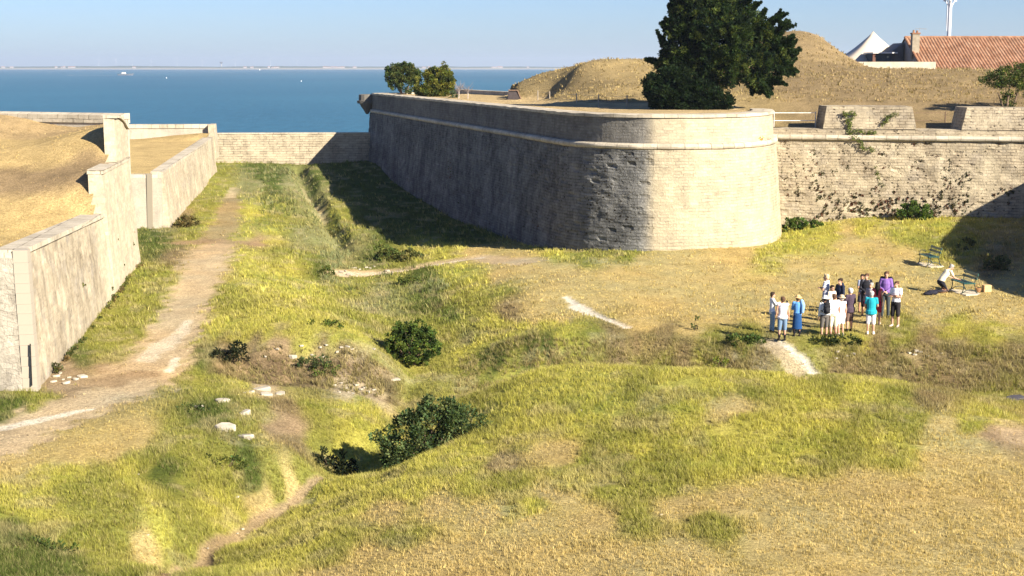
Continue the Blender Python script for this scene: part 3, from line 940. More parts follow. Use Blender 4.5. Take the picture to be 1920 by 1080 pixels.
# ---- surface colours (albedo) of the ground covers; green also carries painted shade
CLS = {
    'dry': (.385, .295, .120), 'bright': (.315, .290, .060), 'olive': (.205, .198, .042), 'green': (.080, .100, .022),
    'brown': (.185, .140, .070), 'dirt': (.43, .325, .190), 'white': (.60, .52, .39), 'pale': (.20, .19, .075), 'gold': (.42, .305, .135), 'earth': (.29, .205, .115),
}
CN = list(CLS)
TALL = {'dry': .35, 'bright': 1.0, 'olive': 1.0, 'green': 1.2, 'brown': .9, 'dirt': .05, 'white': 0, 'pale': 1.0, 'gold': .3, 'earth': .1}
ZONES = [
    # main ditch far
    (420, 320, 'olive'), (480, 325, 'green'), (460, 345, 'pale'), (430, 360, 'olive'), (520, 340, 'green'), (520, 380, 'olive'), (500, 420, 'olive'), (470, 400, 'bright'), (450, 440, 'bright'), (380, 400, 'olive'), (345, 410, 'brown'),
    (360, 430, 'olive'), (545, 350, 'pale'), (540, 420, 'olive'), (560, 460, 'pale'), (600, 380, 'pale'), (630, 400, 'olive'), (660, 430, 'olive'), (620, 450, 'pale'), (670, 460, 'pale'), (490, 455, 'earth'), (530, 470, 'olive'),
    (690, 360, 'green'), (760, 400, 'green'), (850, 440, 'green'), (800, 430, 'green'), (650, 330, 'green'), (700, 400, 'green'), (900, 448, 'green'), (740, 440, 'green'), (640, 330, 'green'), (500, 440, 'bright'), (405, 430, 'bright'), (720, 470, 'green'), (750, 470, 'olive'), (590, 350, 'green'),  # green zones here paint the bastion's shadow into the ditch turf
    # strip along left wall
    (300, 460, 'green'), (280, 520, 'olive'), (230, 570, 'olive'), (180, 620, 'olive'), (140, 660, 'green'), (200, 660, 'olive'), (270, 600, 'olive'), (310, 520, 'olive'), (60, 750, 'olive'), (20, 760, 'green'), (120, 735, 'earth'), (210, 695, 'earth'),
    (330, 480, 'brown'), (120, 700, 'earth'),
    # berm
    (450, 490, 'bright'), (500, 520, 'bright'), (560, 570, 'bright'), (600, 600, 'bright'), (640, 620, 'bright'), (520, 600, 'bright'), (430, 560, 'olive'), (400, 620, 'bright'), (450, 620, 'bright'), (540, 500, 'bright'), (580, 500, 'olive'),
    (620, 540, 'olive'), (680, 600, 'olive'), (600, 550, 'bright'), (410, 500, 'dry'),
    # cunette field
    (680, 540, 'olive'), (720, 550, 'pale'), (700, 580, 'pale'), (740, 520, 'olive'), (780, 520, 'green'), (810, 560, 'green'), (820, 620, 'olive'), (600, 510, 'green'), (640, 490, 'pale'), (700, 480, 'green'), (700, 620, 'olive'),
    # earth drop
    (480, 655, 'brown'), (540, 655, 'earth'), (600, 660, 'brown'), (650, 655, 'brown'), (620, 690, 'brown'), (560, 690, 'olive'), (680, 700, 'brown'), (700, 680, 'olive'), (520, 690, 'earth'), (460, 690, 'dry'), (650, 725, 'dirt'), (700, 735, 'dirt'), (740, 700, 'olive'), (610, 695, 'green'),
    (430, 655, 'brown'), (400, 665, 'green'), (460, 628, 'bright'), (500, 626, 'bright'), (540, 626, 'bright'), (580, 627, 'bright'), (620, 628, 'bright'), (660, 628, 'bright'), (480, 612, 'bright'), (560, 612, 'bright'),
    # left foreground
    (450, 710, 'bright'), (380, 720, 'olive'), (400, 770, 'green'), (500, 730, 'dirt'), (540, 760, 'brown'), (600, 770, 'olive'), (640, 770, 'bright'), (680, 760, 'bright'), (480, 790, 'olive'), (540, 810, 'earth'), (560, 840, 'brown'), (600, 830, 'olive'),
    (650, 830, 'bright'), (690, 790, 'bright'), (350, 830, 'olive'), (300, 860, 'olive'), (250, 820, 'dry'), (200, 850, 'dry'), (120, 850, 'dry'), (50, 860, 'dry'), (100, 890, 'bright'), (180, 900, 'olive'), (250, 880, 'bright'), (330, 880, 'green'),
    (400, 870, 'olive'), (450, 860, 'green'), (500, 880, 'olive'), (540, 900, 'dry'), (480, 920, 'dry'), (400, 940, 'bright'), (440, 960, 'bright'), (520, 940, 'olive'), (30, 940, 'bright'), (100, 960, 'bright'), (150, 940, 'olive'), (230, 950, 'olive'),
    (300, 970, 'bright'), (60, 1000, 'green'), (90, 1040, 'green'), (150, 1020, 'olive'), (200, 1000, 'olive'), (260, 1020, 'dry'), (210, 1060, 'olive'), (20, 1070, 'green'), (130, 1070, 'green'), (350, 1010, 'olive'), (400, 1010, 'olive'), (280, 1070, 'olive'),
    (340, 990, 'olive'), (570, 880, 'olive'),
    # right slope of gully
    (600, 920, 'bright'), (660, 900, 'bright'), (560, 960, 'bright'), (640, 960, 'bright'), (720, 900, 'bright'), (780, 880, 'bright'), (500, 1010, 'bright'), (560, 1030, 'bright'), (450, 1050, 'olive'), (620, 1030, 'olive'), (700, 960, 'dry'), (760, 930, 'bright'), (520, 1060, 'bright'), (640, 1070, 'dry'),
    (700, 1030, 'dry'), (800, 950, 'dry'), (800, 1050, 'dry'), (740, 1000, 'olive'), (850, 870, 'bright'), (900, 850, 'bright'), (930, 800, 'olive'), (880, 910, 'bright'), (900, 960, 'dry'), (960, 910, 'olive'),
    # mound
    (960, 760, 'bright'), (1000, 720, 'bright'), (1050, 720, 'bright'), (1080, 760, 'bright'), (1000, 790, 'bright'), (1060, 800, 'bright'), (1120, 720, 'bright'), (1150, 770, 'bright'), (1130, 820, 'olive'), (1200, 800, 'olive'), (1200, 730, 'olive'), (1260, 720, 'bright'), (1300, 760, 'bright'), (1350, 720, 'bright'),
    (1400, 740, 'olive'), (1450, 710, 'bright'), (1500, 740, 'bright'), (1550, 720, 'olive'), (1600, 730, 'bright'), (1650, 720, 'bright'), (1700, 740, 'olive'), (1740, 745, 'brown'), (1600, 780, 'olive'), (1500, 790, 'bright'), (1400, 800, 'bright'), (1300, 820, 'bright'),
    (1250, 860, 'olive'), (1180, 860, 'olive'), (1100, 870, 'olive'), (1050, 850, 'dry'), (1150, 920, 'olive'), (1250, 910, 'olive'), (1350, 880, 'bright'), (1430, 870, 'bright'), (1500, 850, 'bright'), (1560, 850, 'olive'), (1650, 830, 'bright'), (1650, 780, 'olive'), (1720, 790, 'olive'),
    (1780, 800, 'dry'), (1750, 860, 'dry'), (1840, 790, 'bright'), (1860, 850, 'dry'), (1900, 820, 'earth'), (1900, 900, 'dry'), (1700, 920, 'dry'), (1600, 910, 'dry'), (1500, 930, 'dry'), (1400, 950, 'dry'), (1300, 960, 'dry'), (1200, 980, 'olive'), (1100, 980, 'dry'), (1000, 980, 'dry'),
    (1000, 1050, 'dry'), (1150, 1050, 'dry'), (1300, 1050, 'dry'), (1450, 1030, 'dry'), (1600, 1030, 'dry'), (1750, 1010, 'dry'), (1900, 1030, 'dry'), (900, 1040, 'dry'), (1050, 930, 'dry'), (1350, 1000, 'olive'), (1650, 970, 'dry'), (950, 870, 'brown'), (970, 950, 'bright'),
    (1230, 770, 'olive'), (1380, 760, 'dry'), (1080, 900, 'bright'), (1200, 840, 'bright'), (1550, 960, 'dry'), (1820, 960, 'dry'),
    # slope between plain and mound
    (920, 680, 'green'), (960, 660, 'olive'), (1000, 660, 'green'), (1040, 640, 'green'), (1020, 690, 'bright'), (1070, 660, 'bright'), (1100, 650, 'olive'), (1150, 660, 'brown'), (1200, 660, 'brown'), (1250, 640, 'brown'), (1300, 670, 'brown'), (1340, 650, 'olive'), (1370, 670, 'brown'), (1330, 690, 'bright'),
    (1400, 640, 'olive'), (1420, 680, 'brown'), (1200, 690, 'olive'), (1260, 690, 'olive'), (1540, 660, 'olive'), (1580, 650, 'olive'), (1600, 680, 'brown'), (1650, 650, 'brown'), (1650, 690, 'brown'), (1700, 670, 'brown'), (1750, 650, 'brown'), (1750, 690, 'brown'), (1800, 670, 'brown'), (1800, 710, 'brown'),
    (1850, 650, 'olive'), (1860, 700, 'brown'), (1900, 680, 'brown'), (1850, 740, 'olive'), (1900, 720, 'olive'), (1700, 710, 'brown'), (1580, 690, 'brown'), (900, 740, 'olive'), (880, 700, 'olive'), (940, 720, 'bright'), (870, 660, 'bright'), (1700, 640, 'olive'), (1600, 640, 'bright'),
    # plain
    (1100, 560, 'dry'), (1050, 520, 'dry'), (1000, 500, 'dry'), (950, 490, 'dry'), (1150, 520, 'dry'), (1250, 520, 'dry'), (1350, 500, 'dry'), (1250, 570, 'dry'), (1350, 590, 'dry'), (1450, 540, 'dry'), (1450, 590, 'dry'), (1500, 510, 'dry'), (1550, 560, 'dry'), (1650, 570, 'dry'), (1750, 590, 'dry'),
    (1850, 580, 'dry'), (1900, 590, 'dry'), (1200, 500, 'dry'), (1300, 480, 'dry'), (1400, 470, 'dry'), (1480, 450, 'bright'), (1550, 440, 'bright'), (1600, 440, 'dry'), (1650, 470, 'dry'), (1580, 480, 'dry'), (1700, 430, 'bright'), (1750, 430, 'bright'), (1740, 450, 'olive'), (1700, 490, 'dry'),
    (1800, 470, 'olive'), (1850, 500, 'brown'), (1800, 520, 'dry'), (1870, 540, 'dry'), (1750, 540, 'dry'), (1450, 480, 'bright'), (1520, 420, 'bright'), (1620, 420, 'bright'), (1100, 475, 'olive'), (1180, 478, 'olive'), (1040, 472, 'bright'), (850, 465, 'bright'), (900, 470, 'dry'), (800, 465, 'bright'),
    (1280, 476, 'dry'), (1600, 610, 'dry'), (1800, 615, 'bright'), (1700, 620, 'olive'), (1880, 620, 'bright'), (1200, 605, 'dry'), (1300, 610, 'dry'), (1500, 600, 'dry'),
    # side of plain
    (850, 510, 'bright'), (900, 530, 'bright'), (950, 540, 'olive'), (900, 560, 'olive'), (960, 580, 'brown'), (880, 590, 'olive'), (930, 610, 'bright'), (1000, 590, 'dry'), (980, 620, 'bright'), (1030, 610, 'bright'), (850, 620, 'olive'), (900, 640, 'bright'), (940, 520, 'dry'), (850, 550, 'olive'), (1060, 620, 'bright'),
    (1020, 570, 'dry'), (1050, 600, 'dry'), (850, 590, 'green'), (870, 640, 'pale'),
]


def logpol(x, y):
    yy = np.maximum(np.asarray(y, float), 4)
    return np.stack([np.asarray(x) / yy * 2773, 27730.0 / yy * 1.45], -1)


_zp = []; _zc = []
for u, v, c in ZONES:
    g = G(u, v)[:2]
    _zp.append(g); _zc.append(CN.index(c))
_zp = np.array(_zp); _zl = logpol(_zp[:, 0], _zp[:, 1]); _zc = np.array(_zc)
PATHS = [  # class, ((u, v, half width m), ...), strength
    ('dirt', ((-60, 850, 1.1), (0, 822, 1.2), (120, 772, 1.3), (230, 730, 1.4), (290, 680, 1.4), (325, 630, 1.3), (350, 570, 1.15), (372, 520, 1.1), (390, 480, 1.5), (410, 458, 1.4)), 1.0),
    ('earth', ((120, 725, .8), (200, 715, .8), (260, 700, .7)), .9),
    ('earth', ((350, 455, 1.3), (400, 452, 1.4), (470, 458, 1.0)), .9),
    ('earth', ((400, 450, 1.2), (425, 420, 1.1), (430, 395, .9), (437, 372, .7)), .8),
    ('dirt', ((432, 370, .5), (440, 352, .45)), .9),
    ('white', ((-30, 808, .22), (60, 788, .26), (130, 772, .20), (175, 764, .12)), .9),
    ('white', ((275, 672, .35), (300, 650, .6), (335, 625, .35), (350, 600, .2)), .55),
    ('white', ((318, 692, .18), (326, 680, .22), (330, 668, .1)), 1.0),
    ('white', ((1062, 556, .2), (1085, 575, .34), (1120, 592, .32), (1172, 613, .2)), 1.0),
    ('white', ((1458, 640, .25), (1485, 655, .25), (1510, 680, .24), (1530, 702, .22)), 1.0),
    ('dirt', ((1440, 640, .35), (1462, 655, .38), (1490, 690, .38), (1505, 710, .35)), .85),
    ('dirt', ((638, 512, .9), (700, 511, 1.0), (760, 505, .8), (800, 496, .8), (850, 488, .9), (910, 482, .8), (980, 490, 1.2)), .95),
    ('white', ((642, 512, .7), (700, 512, .5), (755, 506, .4)), .7),
    ('white', ((800, 498, .2), (850, 489, .2), (905, 482, .2)), .6),
    ('dirt', ((1865, 745, .5), (1900, 752, .7), (1960, 760, .9)), .95),
    ('dirt', ((1885, 790, .4), (1930, 830, .6)), .6),
    ('earth', ((330, 1075, .22), (390, 1035, .24), (450, 1000, .2), (500, 965, .16), (560, 930, .15), (610, 895, .12)), .9),
    ('earth', ((300, 1100, .2), (335, 1070, .2)), 1.0),
    ('dirt', ((620, 715, .4), (660, 725, .5), (710, 735, .4)), .7),
    ('dirt', ((566, 352, .25), (585, 385, .3), (610, 420, .3)), .7),
    ('pale', ((555, 330, 1.0), (570, 380, 1.4), (600, 440, 1.6)), .5),
    ('pale', ((470, 380, .6), (460, 345, 1.2), (450, 325, 1.2)), .5),
    ('dry', ((1000, 510, 2.4), (1100, 535, 2.6), (1200, 560, 2.0), (1320, 590, 2.0)), .5),
]
PW = []
for c, pts, st in PATHS:
    q = []
    for u, v, hw in pts:
        x, y = G(u, v)[:2]
        q.append((x, y, hw))
    PW.append((c, np.array(q), st))


def cover(x, y):
    """weights of the ground classes at x, y -> colour, grass height factor, path weight"""
    x = np.asarray(x, float); y = np.asarray(y, float)
    n1 = fbm(x * .55, y * .35, 21, 4); n2 = fbm(x * .55 + 40, y * .35, 22, 4)
    xx = x + n1 * 1.3; yy = y + n2 * 1.7
    q = logpol(xx, yy)
    W = np.zeros(x.shape + (len(CN),))
    qf = q.reshape(-1, 2); Wf = W.reshape(-1, len(CN))
    for i in range(0, len(qf), 20000):
        d2 = ((qf[i:i + 20000, None] - _zl[None]) ** 2).sum(2)
        ww = 1.0 / (d2 + 60.0) ** 2.2
        for k in range(len(CN)):
            m = _zc == k
            if m.any(): Wf[i:i + 20000, k] = ww[:, m].sum(1)
    W /= W.sum(-1, keepdims=True)
    pathw = np.zeros(x.shape)
    n3 = fbm(x * 2.2, y * 1.6, 31, 4)
    for c, P, st in PW:
        best = np.full(x.shape, 9.0)
        for a, b in zip(P[:-1], P[1:]):
            ab = b[:2] - a[:2]; L = ab @ ab
            t = np.clip(((x - a[0]) * ab[0] + (y - a[1]) * ab[1]) / L, 0, 1)
            d = np.hypot(x - a[0] - t * ab[0], y - a[1] - t * ab[1])
            best = np.minimum(best, d / (a[2] + (b[2] - a[2]) * t))
        m = st * (1 - sstep(.55, 1.25, best + n3 * 1.3))
        W *= (1 - m)[..., None]
        W[..., CN.index(c)] += m
        if c in ('dirt', 'white', 'earth'): pathw = np.maximum(pathw * (1 - m), 0) + m * (.8 if c == 'earth' else 1)
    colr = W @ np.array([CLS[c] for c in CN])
    tl_ = np.clip((W @ np.array([TALL[c] for c in CN]) - .3) / .4, .25, 1)
    straw = sstep(.04, .22, fbm(x * 1.25, y * 1.0, 33, 4)) * (1 - pathw) * .45 * tl_
    weed = sstep(.06, .24, fbm(x * 1.0, y * .8, 34, 4)) * (1 - pathw) * .45 * tl_
    colr = colr * (1 - straw[..., None]) + straw[..., None] * np.array([.33, .27, .145])
    colr = colr * (1 - weed[..., None]) + weed[..., None] * colr * np.array([.58, .70, .55])
    bank = (1 - sstep(2.9, 3.7, np.abs(x + 7.3))) * sstep(50.3, 50.9, y) * (1 - sstep(52.6, 53.0, y + .4 * n1)) * (1 - pathw)
    bc = np.array([.15, .105, .060]) * (.55 + 1.3 * sstep(-.2, .25, fbm(x * 2.4, y * 2.4, 35, 3)))[..., None]
    colr = colr * (1 - .85 * bank[..., None]) + bc * .85 * bank[..., None]
    tall = W @ np.array([TALL[c] for c in CN])
    return colr, tall, pathw


# ---- grid fanned out from behind the camera
NT_, NY_ = 620, 640
tt = np.linspace(-.52, .52, NT_)
e = np.linspace(0, 1, NY_)
yy = 17 * (175 / 17) ** e
TT, YY = np.meshgrid(tt, yy)
XX = TT * (YY + 18)
ZZ = H(XX, YY)
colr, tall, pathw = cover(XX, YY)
# dirt tracks are worn in a little, turf has lumps
ZZ = ZZ - .05 * pathw + (1 - pathw) * (.10 * np.maximum(fbm(XX * 2.6, YY * 2.6, 41, 3), -.2) * np.minimum(tall, 1.2))
lump = fbm(XX * 3.1, YY * 2.4, 51, 4)
n_f = fbm(XX * 1.1, YY * .9, 61, 4)
br_ = 1.06 + .45 * lump + .35 * n_f
colr = colr * np.clip(br_, .45, 1.6)[..., None]
# reddish or greener drift
dr = fbm(XX * .35, YY * .3, 71, 3)
colr = colr * np.stack([1 + .25 * dr, 1 + 0 * dr, 1 - .3 * dr], -1)
idx = np.arange(NT_ * NY_).reshape(NY_, NT_)
quads = np.stack([idx[:-1, :-1], idx[:-1, 1:], idx[1:, 1:], idx[1:, :-1]], -1).reshape(-1, 4)
V = np.stack([XX, YY, ZZ], -1).reshape(-1, 3)
C = np.clip(colr, .01, .8).reshape(-1, 3)

t = NT("turf_and_earth")
oc = t.coord('Object')
ca = t.attr('col')
f1 = t.noise(oc, 9, 6, .75)
f2 = t.noise(oc, 30, 4, .7)
mpn = t.n('ShaderNodeMapping'); mpn.inputs['Scale'].default_value = (4, 4, 1); t.l(oc, mpn.inputs[0])
vn = t.noise(mpn.outputs[0], 5, 5, .8, .6)
c = t.mix(1.0, ca, t.ramp(f1, [(.28, .58), (.5, 1.0), (.72, 1.45)]), 'MULTIPLY')
c = t.mix(.9, c, t.ramp(vn, [(.3, .6), (.5, 1.0), (.7, 1.35)]), 'MULTIPLY')
t.base(c)
t.bump(t.math('ADD', f1, t.math('MULTIPLY', f2, .5)), 1.0, .09)
t.b.inputs['Roughness'].default_value = 1.0
t.b.inputs['Specular IOR Level'].default_value = 0.02
M_TURF = t.m

pf = pathw.reshape(-1)[quads].mean(1) > .55


def sub_mesh(name, sel, vv=V, cc=C, qq=quads, **k):
    f = qq[sel]
    used = np.unique(f); remap = np.full(len(vv), -1); remap[used] = np.arange(len(used))
    me = mesh_np(name, vv[used], remap[f], colr=cc[used], smooth=True)
    return obj(name, me, M_TURF, **k)


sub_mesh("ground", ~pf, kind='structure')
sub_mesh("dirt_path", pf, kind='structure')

# ------------------------------------------------------------------ masonry
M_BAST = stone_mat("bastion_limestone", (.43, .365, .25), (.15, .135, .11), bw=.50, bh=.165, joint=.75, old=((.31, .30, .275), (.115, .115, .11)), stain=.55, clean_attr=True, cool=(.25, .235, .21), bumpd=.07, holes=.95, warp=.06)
M_PARA = stone_mat("parapet_limestone", (.42, .36, .25), (.23, .195, .145), bw=.45, bh=.16, joint=.7, old=((.24, .225, .195), (.13, .122, .11)), stain=.45, clean_attr=True, bumpd=.035, holes=.2)
M_COP = stone_mat("coping_limestone", (.48, .42, .32), (.27, .23, .17), bw=.7, bh=.9, joint=1.3, stain=.4, bumpd=.02)
M_CURT = stone_mat("curtain_limestone", (.46, .39, .27), (.25, .20, .14), bw=.42, bh=.17, joint=.75, stain=.6, holes=.8, moss=.35, bumpd=.05, cool=(.27, .235, .19))
M_SEAW = stone_mat("sea_wall_stone", (.40, .34, .24), (.20, .16, .11), bw=.62, bh=.23, joint=1.0, stain=.35, bumpd=.05, warp=.02)
M_LEFT = stone_mat("pale_plastered_limestone", (.54, .465, .335), (.225, .185, .13), bw=.42, bh=.19, joint=.12, stain=.78, clean_attr=True, cool=(.32, .29, .25), bumpd=.035, warp=.10, holes=.35)
M_RUB = stone_mat("rubble_masonry", (.40, .36, .29), (.21, .185, .15), bw=.36, bh=.21, joint=.35, stain=.55, bumpd=.07, warp=.35, holes=.2, moss=.3)
M_GREYP = stone_mat("grey_render", (.42, .37, .29), (.29, .255, .21), bw=1.6, bh=.9, joint=.15, stain=.5, bumpd=.02, warp=.2)

# ---- great bastion
face = [(-13.4, 142.5), (1.5, 88.0)]
curve = catmull([(1.5, 88.0), (2.35, 84.8), (3.2, 82.0), (4.4, 80.1), (5.8, 78.95), (7.2, 78.3), (9.5, 78.25), (12.0, 79.4), (13.6, 81.5), (14.6, 84), (15.15, 86.5), (15.4, 89.2)], 6)
bpath = resample(face, 1.2)[:-1] + [np.array(p) for p in curve]
bpath = [np.array([-13.4 + 7.0, 149.0])] + bpath       # far flank turning away
n_line = len(bpath)
blen = np.concatenate([[0], np.cumsum(np.linalg.norm(np.diff(np.array(bpath), axis=0), axis=1))])


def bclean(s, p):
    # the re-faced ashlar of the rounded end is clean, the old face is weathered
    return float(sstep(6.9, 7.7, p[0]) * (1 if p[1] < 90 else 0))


bastion = empty("bastion", (1, 96, 0), label="long high battered stone bastion with rounded sunlit end, shaded along the ditch", cat="bastion wall")
ox = Vector((1, 96, 0))


def rel(path, o=(1, 96)):
    return [np.array([p[0] - o[0], p[1] - o[1]]) for p in path]


def wclean(fn, o=(1, 96)):
    return lambda s, p: fn(s, np.array([p[0] + o[0], p[1] + o[1]]))


def scarp_sec(i, s):
    return [(.95, -2.6), (.80, -.95)] + [(.80 - .57 * k / 78, -.95 + 6.61 * k / 78) for k in range(1, 79)] + [(-1.2, 5.66), (-1.2, -2.6)]


fine_path = resample(bpath, .19)


sweep("battered_wall", rel(fine_path), scarp_sec, M_BAST, bastion, clean=wclean(bclean), rough=.06,
      relief=blocks(.46, .17, lambda s, p: .034 - .025 * bclean(s, (p[0] + 1, p[1] + 96)), .06))
cord = [(.20 * math.cos(a) + .12, 5.82 + .17 * math.sin(a)) for a in np.linspace(-1.57, 1.57, 7)]
sweep("cordon", rel(bpath), lambda i, s: [(-.4, 5.662)] + cord + [(-.4, 5.992)], M_COP, bastion, rough=.03, seed=9)
sweep("parapet", rel(bpath), lambda i, s: [(.06, 5.995), (.03, 6.5), (.0, 7.0), (-.02, 7.34), (-1.0, 7.34), (-1.0, 5.995)], M_PARA, bastion, clean=wclean(bclean), rough=.04)
sweep("coping", rel(bpath), lambda i, s: [(.07, 7.343), (.07, 7.50 + .02 * math.sin(s * 3)), (-.4, 7.53), (-1.15, 7.53), (-1.15, 7.343)], M_COP, bastion, rough=.03, seed=5)
# corbelled base of the lost watch turret at the far corner
mb = MB()
cx, cy = -13.9 - 1, 142.9 - 96
mb.loft([(cx, cy, 5.5, .12, .12), (cx, cy, 5.9, .35, .35), (cx, cy, 6.25, .6, .6), (cx, cy, 6.5, .72, .72), (cx, cy, 6.52, .92, .92), (cx, cy, 6.78, .98, .98), (cx, cy, 6.8, .8, .8), (cx, cy, 7.35, .78, .78), (cx, cy, 7.4, .5, .5)], 14)
mb.build("turret_corbel", M_PARA, bastion)

# ---- curtain wall
cpath = resample([(14.6, 89.35), (29.8, 86.0), (37.6, 84.2)], 1.0)
curtain = empty("curtain_wall", (26, 87, 0), label="sunlit curtain wall pitted with weeds right of the rounded bastion", cat="curtain wall")
co = (26, 87)
sweep("battered_wall", rel(resample(cpath, .2), co), lambda i, s: [(.75, -1.5), (.60, .2)] + [(.60 - .47 * k / 64, .2 + 5.46 * k / 64) for k in range(1, 65)] + [(-1.5, 5.66), (-1.5, -1.5)], M_CURT, curtain, rough=.08,
      relief=blocks(.42, .17, .016, .05))
sweep("cordon", rel(cpath, co), lambda i, s: [(-.4, 5.662)] + cord + [(-.4, 5.992)], M_COP, curtain, rough=.04, seed=19)
sweep("upper_course", rel(cpath, co), lambda i, s: [(.02, 5.995), (.0, 6.3), (-.5, 6.36), (-2.2, 6.34), (-2.2, 5.995)], M_CURT, curtain, rough=.05, seed=6)


def merlon(x0, x1, tx0, tx1, zt, mat, rz, part='merlon'):
    """battered block between embrasures; x0..x1 at foot, tx at top"""
    ya = 89.35 + (x0 - 14.6) * (-3.35 / 15.2)
    yb = 89.35 + (x1 - 14.6) * (-3.35 / 15.2)
    nx, nz, ny = 14, 7, 6
    V_ = []; UVs = []
    F_ = []
    def pt(a, b, c):
        z = 6.36 + (zt - 6.36) * b
        xx = (x0 + (x1 - x0) * a) * (1 - b) + (tx0 + (tx1 - tx0) * a) * b
        y = ya + (yb - ya) * a + .10 + b * .30 + c * 2.3
        if c == 0 and 0 < b < 1: y += .06 * (float(vnoise(xx * 2, z * 3, 8)) - .5)
        return (xx - co[0], y - co[1], z + (.04 * float(vnoise(xx * 1.3, c * 4, 3)) if b == 1 else 0))
    def patch(fn, n1, n2, uvf):
        b0 = len(V_)
        for j in range(n2 + 1):
            for i in range(n1 + 1):
                p = fn(i / n1, j / n2); V_.append(p); UVs.append(uvf(p))
        for j in range(n2):
            for i in range(n1):
                q = b0 + j * (n1 + 1) + i
                F_.append([q, q + 1, q + n1 + 2, q + n1 + 1])
    patch(lambda a, b: pt(a, b, 0), nx, nz, lambda p: (p[0], p[2]))
    patch(lambda a, b: pt(a, 1, b), nx, ny, lambda p: (p[0], p[1]))
    patch(lambda a, b: pt(0, b, 1 - a), ny, nz, lambda p: (p[1], p[2]))
    patch(lambda a, b: pt(1, b, a), ny, nz, lambda p: (p[1], p[2]))
    me = mesh_np(part, V_, np.array(F_), uv=UVs)
    return obj(part, me, mat, curtain)


def cx_at(u, z):
    # x on the curtain line for an image column
    k = (u - 960) / F
    y = (89.35 + 14.6 * 3.35 / 15.2) / (1 + k * 3.35 / 15.2)
    return k * y


merlon(cx_at(1541, 0), cx_at(1716, 0), cx_at(1549, 0), cx_at(1708, 0), 7.66, M_CURT, 0)
merlon(cx_at(1800, 0), 37.2, cx_at(1812, 0), 37.2, 7.62, M_CURT, 0)

# ---- bastion to the right, outside the frame, whose shadow falls on the curtain
rp = resample([(37.8, 88.5), (31.6, 69.5), (31.2, 56.0), (33.5, 48.0), (44, 46)], 1.5)
rb = empty("flanking_bastion", (33, 70, 0), label="high stone bastion face on the far right that shades the curtain wall", cat="bastion wall")
sweep("battered_wall", rel(rp, (33, 70)), lambda i, s: [(.8, -2)] + [(.8 - .6 * k / 6, -2 + 7.66 * k / 6) for k in range(1, 7)] + [(-1.5, 5.66), (-1.5, -2)], M_CURT, rb, side=1, rough=.08)
sweep("parapet", rel(rp, (33, 70)), lambda i, s: [(.05, 5.663), (.0, 7.5), (-1.2, 7.5), (-1.2, 5.663)], M_PARA, rb, side=1, rough=.03)

# ---- wall across the ditch in front of the sea
sp = resample([(-28.5, 140.2), (-12.2, 141.5)], 1.0)
sw = sweep("sea_wall", sp, lambda i, s: [(.25, -1), (.2, .8), (.15, 2.2), (.05, 3.70), (-.9, 3.70), (-.9, -1)], M_SEAW, rough=.04, label="low coursed stone wall closing the ditch in front of the sea", cat="wall")
# (the coping is part of it)
sweep("coping", sp, lambda i, s: [(.08, 3.703), (.08, 3.80), (-.95, 3.80), (-.95, 3.703)], M_COP, sw, rough=.02)

# ---- near left outwork
rv = empty("outwork_wall", (-17, 60, 0), label="stepped pale masonry wall of the near left outwork beside the dirt track", cat="wall")
ro = (-17, 60)


def lx(y): return -15.78 - .137 * (y - 47)


lp = [np.array([lx(y), y]) for y in np.arange(47, 76.3, .6)]
front = [np.array(p) for p in resample([(-27, 45.6), (-15.78, 47.0)], .8)]


def lclean(s, p):
    y = p[1]
    n = float(fbm(np.array([y * .5]), np.array([3.0]), 77, 3)[0])
    return float(np.clip(.1 + sstep(61.5, 65.5, y) * .9 - sstep(52, 55, y) * (1 - sstep(59, 62, y)) * .3 + n * .5, 0, 1)) if p[0] < -15.6 else 0.3


def lsec(ztop):
    return lambda i, s: [(.50, -1.5), (.46, -.6)] + [(.46 - .44 * k / 8, -.6 + (ztop(i) + .6) * k / 8) for k in range(1, 9)] + [(-.75, ztop(i)), (-.75, -1.5)]


ys = [p[1] for p in lp]
zt1 = lambda y: 4.02 - .70 * max(0, min(1, (y - 47) / 19))
low = [p for p in lp if p[1] <= 66.6]
sweep("near_face", rel(low, ro), lsec(lambda i: zt1(low[i][1])), M_LEFT, rv, clean=wclean(lclean, ro), rough=.08)
sweep("coping", rel(low, ro), lambda i, s: [(.12, zt1(low[i][1]) + .003), (.11, zt1(low[i][1]) + .17), (-.8, zt1(low[i][1]) + .19), (-.8, zt1(low[i][1]) + .003)], M_COP, rv, rough=.07)
hi = [np.array([lx(y), y]) for y in np.arange(66.2, 76.6, .6)]
sweep("high_face", rel(hi, ro), lambda i, s: [(.52, -1.5)] + [(.50 - .44 * k / 8, -.6 + (5.24 + .6) * k / 8) for k in range(0, 9)] + [(-.52, 5.24), (-.52, -1.5)], M_LEFT, rv, clean=lambda s, p: .85, rough=.07)
sweep("high_coping", rel(hi, ro), lambda i, s: [(.12, 5.243), (.12, 5.42), (-.6, 5.44), (-.6, 5.243)], M_COP, rv, rough=.07)
up = [np.array([lx(y), y]) for y in np.arange(71.4, 76.4, .55)]
zu = lambda y: 7.5 - .75 * sstep(71.4, 76.3, y) * ((y - 71.4) / 5)
sweep("raised_end", rel(up, ro), lambda i, s: [(.08, 5.445), (.07, 6.2), (.05, zu(up[i][1])), (-.47, zu(up[i][1]) + .05), (-.47, 5.445)], M_LEFT, rv, clean=lambda s, p: .95, rough=.05)
sweep("raised_coping", rel(up, ro), lambda i, s: [(.16, zu(up[i][1]) + .053), (.14, zu(up[i][1]) + .17), (-.5, zu(up[i][1]) + .2), (-.5, zu(up[i][1]) + .053)], M_COP, rv, rough=.07)
